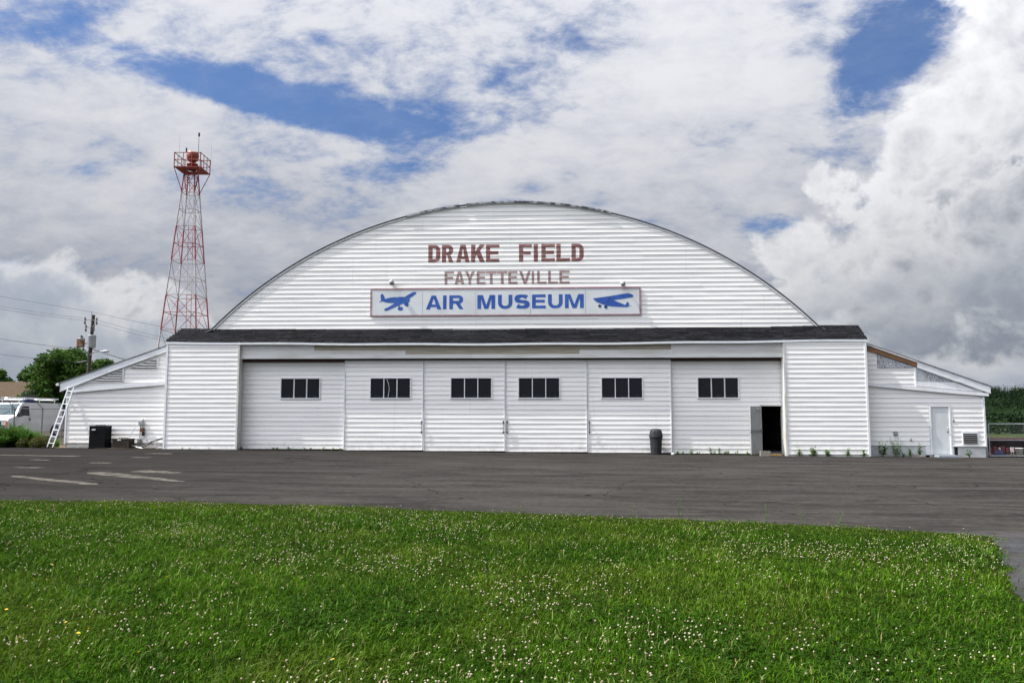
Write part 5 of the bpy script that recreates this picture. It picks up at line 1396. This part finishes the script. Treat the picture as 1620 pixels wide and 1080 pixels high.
# ------------------------------------------------------------------ weeds
def weed_mesh(h, nst, spread, leaf, seed, fine=False):
    rs = np.random.default_rng(seed); V_, F_, C_, M_ = [], [], [], []
    def quad(p, q, r_, s_): 
        o = len(V_); V_.extend([p, q, r_, s_]); F_.extend([o, o + 1, o + 2, o + 3]); C_.append(4)
    for i in range(nst):
        a = rs.random() * 2 * math.pi; top = np.array([math.cos(a) * spread * rs.random(), math.sin(a) * spread * rs.random(), h * (.55 + .45 * rs.random())]); b = top * np.array([.25, .25, 0])
        for e in (np.array([.0016 if fine else .005, 0, 0]), np.array([0, .0016 if fine else .005, 0])): quad(b - e, b + e, top + e * .5, top - e * .5)
        nl = int(5 + h * (10 if not fine else 26))
        for k in range(nl):
            t_ = .12 + .88 * k / nl; p = b + (top - b) * t_; aa = rs.random() * 6.283; el_ = rs.uniform(.0, .9)
            d = np.array([math.cos(aa) * math.cos(el_), math.sin(aa) * math.cos(el_), math.sin(el_)]); s_ = np.cross(d, [0, 0, 1.]); s_ /= np.linalg.norm(s_) + 1e-6
            L = leaf * (.6 + .7 * rs.random()) * (1.15 - .6 * t_); wd = L * (.24 if not fine else .05)
            quad(p, p + d * L * .5 + s_ * wd, p + d * L + np.array([0, 0, -.15 * L]), p + d * L * .5 - s_ * wd)
    return npmesh('weed', np.array(V_), F_, C_, [weedleaf])
def weed(x, y, h, nst, spread, leaf, seed, label, group=None, fine=False):
    o = link('weed', weed_mesh(h, nst, spread, leaf, seed, fine), None, (x, y, gz(x) + .002)); return tag(o, label, 'weed', group)
for i, (x, y, h, n, s_, l, lab) in enumerate([
        (11.98, -.12, .36, 3, .10, .12, 'slim weed at the door-side end of the right pocket'), (12.55, -.14, .40, 6, .20, .14, 'bushy weed at the foot of the right pocket, second from the entrance'), (13.12, -.14, .36, 6, .20, .13, 'bushy weed at the foot of the right pocket, third from the entrance'), (13.92, -.14, .36, 3, .12, .12, 'leafy weed at the middle of the right pocket foot'),
        (14.58, -.14, .30, 4, .13, .11, 'short weed near the outer corner of the right pocket'), (15.50, .25, .62, 5, .28, .16, 'dark upright weed beside the right pocket corner'), (17.02, .22, .56, 2, .08, .13, 'single-stemmed dark weed left of the plain door'),
        (16.62, .22, .34, 4, .10, .12, 'short leafy weed between the feathery weed and the door'), (19.02, .18, .46, 3, .08, .12, 'narrow weed below the wall vent'), (16.36, .22, .20, 4, .10, .08, 'tiny weed beside the feathery one')]):
    weed(x, y, h * 1.1, n + 2, s_, l * 1.35, 50 + i, lab)
weed(16.10, .24, .86, 26, .42, .16, 70, 'tall feathery weed below the small electrical box', None, True)
w = MB(); z = gz(16.8); w.prism([(16.62, z), (17.0, z), (16.98, z + .10), (16.64, z + .12)], .10, .25); tag(w.build('rubble_piece', cinder), 'brown brick rubble beside the single-stemmed weed', 'rubble')
ri = random.Random(9)
for i, (x, h) in enumerate([(7.05, .14), (7.25, .16), (7.62, .24), (7.9, .13), (8.42, .36), (8.56, .20), (8.80, .40), (9.02, .24), (9.15, .20), (9.52, .26), (9.95, .20), (10.12, .15)]):
    weed(x, .33, h, 4 if h < .3 else 3, .10, .115, 80 + i, 'small green weed sprouting along the foot of the right recessed door', 'weeds along the right recessed door')
for i, (x, h) in enumerate([(-10.35, .14), (-10.2, .12), (-9.72, .15), (-9.55, .10), (-9.0, .16), (-8.7, .12), (-8.2, .16), (-7.75, .14), (-7.4, .13)]):
    weed(x, .33, h * 1.1, 4, .10, .10, 110 + i, 'tiny green weed along the foot of the left recessed door', 'weeds along the left recessed door')
weed(-11.72, .24, .20, 5, .14, .09, 130, 'dry weed in the corner of the left pocket and door')
for i, x in enumerate((-14.2, -13.9, -13.0)):
    weed(x, -.07, .13, 2, .05, .06, 135 + i, 'wisp of weed at the foot of the left pocket', 'wisps at the foot of the left pocket')
for i, (x, y, h) in enumerate([(1.05, -20.45, .26), (4.9, -21.3, .42), (3.6, -21.05, .40), (5.4, -21.45, .36), (2.9, -20.9, .30), (5.9, -21.6, .28)]):
    weed(x, y, h, 3, .10, .07, 140 + i, 'tall seeding grass stalk standing at the far lawn edge', 'stalks at the far lawn edge', True)

# ------------------------------------------------------------------ lawn: blades, clover, dandelions
def lawn_far(x):
    xs_, ys_ = zip(*LAWN_TOP[:11]); return np.interp(x, xs_, ys_)
rx_pts = LAWN_TOP[10:]
def lawn_right(y):
    ys_, xs_ = zip(*[(-p[1], p[0]) for p in rx_pts]); return np.interp(-y, ys_, xs_)
def vnoise(x, y, s, seed):
    """smooth value noise"""
    r = np.random.default_rng(seed); G = r.random((64, 64)); u, v = x * s + 300, y * s + 300
    iu, iv = np.floor(u).astype(int), np.floor(v).astype(int); fu, fv = u - iu, v - iv; fu = fu * fu * (3 - 2 * fu); fv = fv * fv * (3 - 2 * fv)
    g = lambda a, b: G[a % 64, b % 64]
    return (g(iu, iv) * (1 - fu) + g(iu + 1, iv) * fu) * (1 - fv) + (g(iu, iv + 1) * (1 - fu) + g(iu + 1, iv + 1) * fu) * fv
def scatter(n, rs, near=3.6, far=17.5, gamma=1.0, half=42):
    """points on the lawn, denser towards the place the picture was taken from"""
    t = rs.random(n); d = near + (far - near) * t ** gamma; a = np.radians(rs.uniform(-half, half, n) - 2.5)
    x = CAM.x + d * np.sin(a); y = CAM.y + d * np.cos(a)
    ok = (y < lawn_far(x) + np.abs(rs.normal(0, .09, n)) * rs.choice([-1, 1], n) + (vnoise(x, y, 2.0, 41) - .5) * .5 + (vnoise(x, y, 6.0, 43) - .5) * .25) & (x < lawn_right(np.minimum(y, -22.50)) + rs.normal(0, .08, n) + (vnoise(x, y, 2.2, 42) - .5) * .45)
    return x[ok], y[ok], d[ok]
rs = np.random.default_rng(77)
NB = 520000
x, y, d = scatter(NB, rs, gamma=1.15)
n = len(x)
patch = vnoise(x, y, .55, 1) * .6 + vnoise(x, y, 1.7, 2) * .4
tall = vnoise(x, y, .8, 3) * .6 + vnoise(x, y, 2.3, 4) * .4
edge_d = lawn_far(x) - y
short = np.clip(edge_d / 1.3, .45, 1.0)
tuft = vnoise(x, y, 5.5, 31) * .55 + vnoise(x, y, 13.0, 32) * .45
tuft = np.clip((tuft - .5) * 2.6 + .5, 0, 1)
longb = rs.random(n) < .035 * (.3 + 1.4 * tall)
L = (.024 + .050 * rs.random(n) ** 1.2 * (.45 + tall * .7) * (.45 + 1.0 * tuft) + .045 * longb) * short
az_ = rs.random(n) * 2 * np.pi
lean = .25 + 1.15 * rs.random(n)
wind = np.stack([np.full(n, .35) * (vnoise(x, y, .6, 8) - .3), .25 * (vnoise(x, y, .7, 9) - .5)], 1)
hd = np.stack([np.cos(az_), np.sin(az_)], 1) * lean[:, None] + wind
wd = (.0017 + .0022 * rs.random(n)) * (1 + d * .045)
sx_, sy_ = -np.sin(az_ + rs.normal(0, .6, n)) * wd, np.cos(az_ + rs.normal(0, .6, n)) * wd
z0 = .03 - .0085 * x
p0 = np.stack([x, y, z0], 1); sd_ = np.stack([sx_, sy_, np.zeros(n)], 1)
mid = p0 + np.concatenate([hd * (L * .38)[:, None], (L * .62)[:, None]], 1); tip = p0 + np.concatenate([hd * (L * .95)[:, None], (L * (1.0 - .22 * lean))[:, None]], 1)
vv = np.stack([p0 - sd_, p0 + sd_, mid + sd_ * .85, mid - sd_ * .85, tip], 1).reshape(-1, 3)
base_i = (np.arange(n) * 5)[:, None]
faces = np.concatenate([base_i + np.array([[0, 1, 2, 3]]), base_i + np.array([[3, 2, 4]])], 1).ravel()
cnt = np.tile([4, 3], n)
g1, g2, g3, dry = np.array([.017, .050, .0022]), np.array([.053, .120, .0060]), np.array([.108, .150, .014]), np.array([.22, .20, .075])
mixv = np.clip(patch * 1.1 - .45 + tuft * .75 + rs.normal(0, .38, n), 0, 1.7)[:, None]
tint = g1 * (1 - mixv) + g2 * mixv
yel = (np.clip((vnoise(x, y, .9, 12) - .52) * 3, 0, 1) * .35 + np.clip(1 - edge_d / 1.6, 0, 1) * .5)[:, None]
tint = tint * (1 - yel) + g3 * yel
pale = longb & (rs.random(n) < .6); tint[pale] = np.array([.10, .15, .035]) * (.7 + .7 * rs.random((pale.sum(), 1)))
dr_ = rs.random(n) < (.035 + .10 * np.clip(1 - edge_d / .5, 0, 1)); tint[dr_] = dry * (.6 + .6 * rs.random((dr_.sum(), 1)))
tint = np.concatenate([np.repeat(tint, 5, 0), np.ones((5 * n, 1))], 1)
tag(link('grass', npmesh('grass', vv, faces, cnt, [grassm], tint)), 'bright green mown grass of the near lawn', 'grass', kind='stuff')
# clover leaves: three rounded leaflets on short stalks
x, y, d = scatter(60000, rs, gamma=1.1)
keep = rs.random(len(x)) < np.clip((vnoise(x, y, .7, 15) * .6 + vnoise(x, y, 2.2, 16) * .4 - .35) * 3.5, .08, 1); x, y, d = x[keep], y[keep], d[keep]; n = len(x)
hh = .03 + .035 * rs.random(n); a0 = rs.random(n) * 2 * np.pi; V_ = []
for k in range(3):
    a = a0 + k * 2.094; r_ = .009 + .006 * rs.random(n); c = np.stack([np.cos(a), np.sin(a), np.full(n, .15) + rs.normal(0, .25, n)], 1); s_ = np.stack([-np.sin(a), np.cos(a), rs.normal(0, .2, n)], 1)
    p = np.stack([x, y, .022 - .0085 * x + hh], 1)
    V_.append(np.stack([p, p + c * r_[:, None] + s_ * (r_ * .75)[:, None], p + c * (r_ * 1.9)[:, None], p + c * r_[:, None] - s_ * (r_ * .75)[:, None]], 1))
vv = np.concatenate(V_, 0).reshape(-1, 3); m3 = 3 * n
tt = np.array([.020, .055, .004]) * (.5 + .7 * rs.random((m3, 1))); tint = np.concatenate([np.repeat(tt, 4, 0), np.ones((4 * m3, 1))], 1)
tag(link('clover_leaves', npmesh('clover_leaves', vv, np.arange(4 * m3), np.full(m3, 4), [grassm], tint)), 'small clover leaves spread through the lawn', 'ground cover', kind='stuff')
# clover flower heads
x, y, d = scatter(30000, rs, near=4.4, far=16.5, gamma=.95, half=38)
fl = vnoise(x, y, .75, 22) * .55 + vnoise(x, y, 2.4, 23) * .45
keep = rs.random(len(x)) < np.clip((fl - .34) * 1.6, .06, .55) ** 1.2 * np.clip((lawn_far(x) - y) / .8, .12, 1); x, y, d = x[keep], y[keep], d[keep]
order = np.argsort(d); x, y, d = x[order], y[order], d[order]
def head_mesh():
    bm = bmesh.new(); bmesh.ops.create_icosphere(bm, subdivisions=1, radius=.0074)
    for v_ in bm.verts: v_.co.z *= .85; v_.co *= random.uniform(.86, 1.12)
    me = bpy.data.meshes.new('clover_flower'); bm.to_mesh(me); bm.free(); me.materials.append(clover)
    s_ = bmesh.new(); s_.from_mesh(me)
    st = [s_.verts.new(q) for q in ((-.001, 0, -.006), (.001, 0, -.006), (.001, .003, -.065), (-.001, .003, -.065))]; f_ = s_.faces.new(st); f_.material_index = 1
    s_.to_mesh(me); s_.free(); me.materials.append(weedleaf); return me
heads = [head_mesh() for _ in range(6)]
inview = [i for i in range(len(x)) if abs((x[i] - CAM.x) / (y[i] - CAM.y) + .045) < .66 and (d[i] > 4.85)]
singles = set(inview[:300]); nz = rs.random(len(x))
for i in singles:
    o = link('clover_flower', heads[i % 6], None, (float(x[i]), float(y[i]), float(.085 - .0085 * x[i] + .03 * nz[i])), (random.uniform(-.4, .4), random.uniform(-.4, .4), random.uniform(0, 6)), (random.uniform(.8, 1.25),) * 3)
    tag(o, 'small whitish clover flower head in the nearest part of the lawn', 'flower', 'clover flowers in the near lawn')
rest = np.array([i for i in range(len(x)) if i not in singles]); m = len(rest)
octv = np.array([[1, 0, 0], [-1, 0, 0], [0, 1, 0], [0, -1, 0], [0, 0, 1], [0, 0, -1.]]); octf = np.array([[0, 2, 4], [2, 1, 4], [1, 3, 4], [3, 0, 4], [2, 0, 5], [1, 2, 5], [3, 1, 5], [0, 3, 5]])
c = np.stack([x[rest], y[rest], .082 - .0085 * x[rest] + .03 * nz[rest]], 1); r_ = .0058 + .0042 * rs.random(m)
vv = (c[:, None, :] + octv[None] * r_[:, None, None]).reshape(-1, 3); ff = (np.arange(m)[:, None, None] * 6 + octf[None]).ravel()
tag(link('clover_blossom', npmesh('clover_blossom', vv, ff, np.full(8 * m, 3), [clover], smooth=True)), 'whitish clover blossom scattered over the farther lawn', 'flowers', kind='stuff')
# dandelions
def dandelion_mesh():
    V_, F_, C_ = [], [], []
    for ring, (r_, zz, k) in enumerate(((.020, 0, 14), (.014, .005, 12), (.008, .008, 8))):
        for i in range(k):
            a = 2 * math.pi * (i + .5 * ring) / k; o = len(V_); s_ = r_ * .18
            V_.extend([(0, 0, zz - .004), (math.cos(a) * r_ * .7 - math.sin(a) * s_, math.sin(a) * r_ * .7 + math.cos(a) * s_, zz), (math.cos(a) * r_, math.sin(a) * r_, zz + .001), (math.cos(a) * r_ * .7 + math.sin(a) * s_, math.sin(a) * r_ * .7 - math.cos(a) * s_, zz)]); F_ += [o, o + 1, o + 2, o + 3]; C_.append(4)
    return npmesh('dandelion', np.array(V_), F_, C_, [dandy])
dm = dandelion_mesh()
DPX = [(83, 897), (53, 919), (49, 964), (10, 967), (104, 986), (124, 1003), (140, 996), (264, 914), (220, 1032), (60, 812), (527, 1040), (1582, 1071), (262, 852), (730, 830)]
for i, (px, py) in enumerate(DPX):
    dd = on_ray(px, py, 1.0) - CAM; t_ = (.10 - CAM.z) / dd.z; q = CAM + dd * t_
    o = link('dandelion', dm, None, (q.x, q.y, .095 - .0085 * q.x), (random.uniform(-.5, .1), random.uniform(-.3, .3), i), (random.uniform(.45, .75),) * 3)
    tag(o, 'yellow dandelion flower in the clover lawn', 'flower', 'dandelions in the lawn')
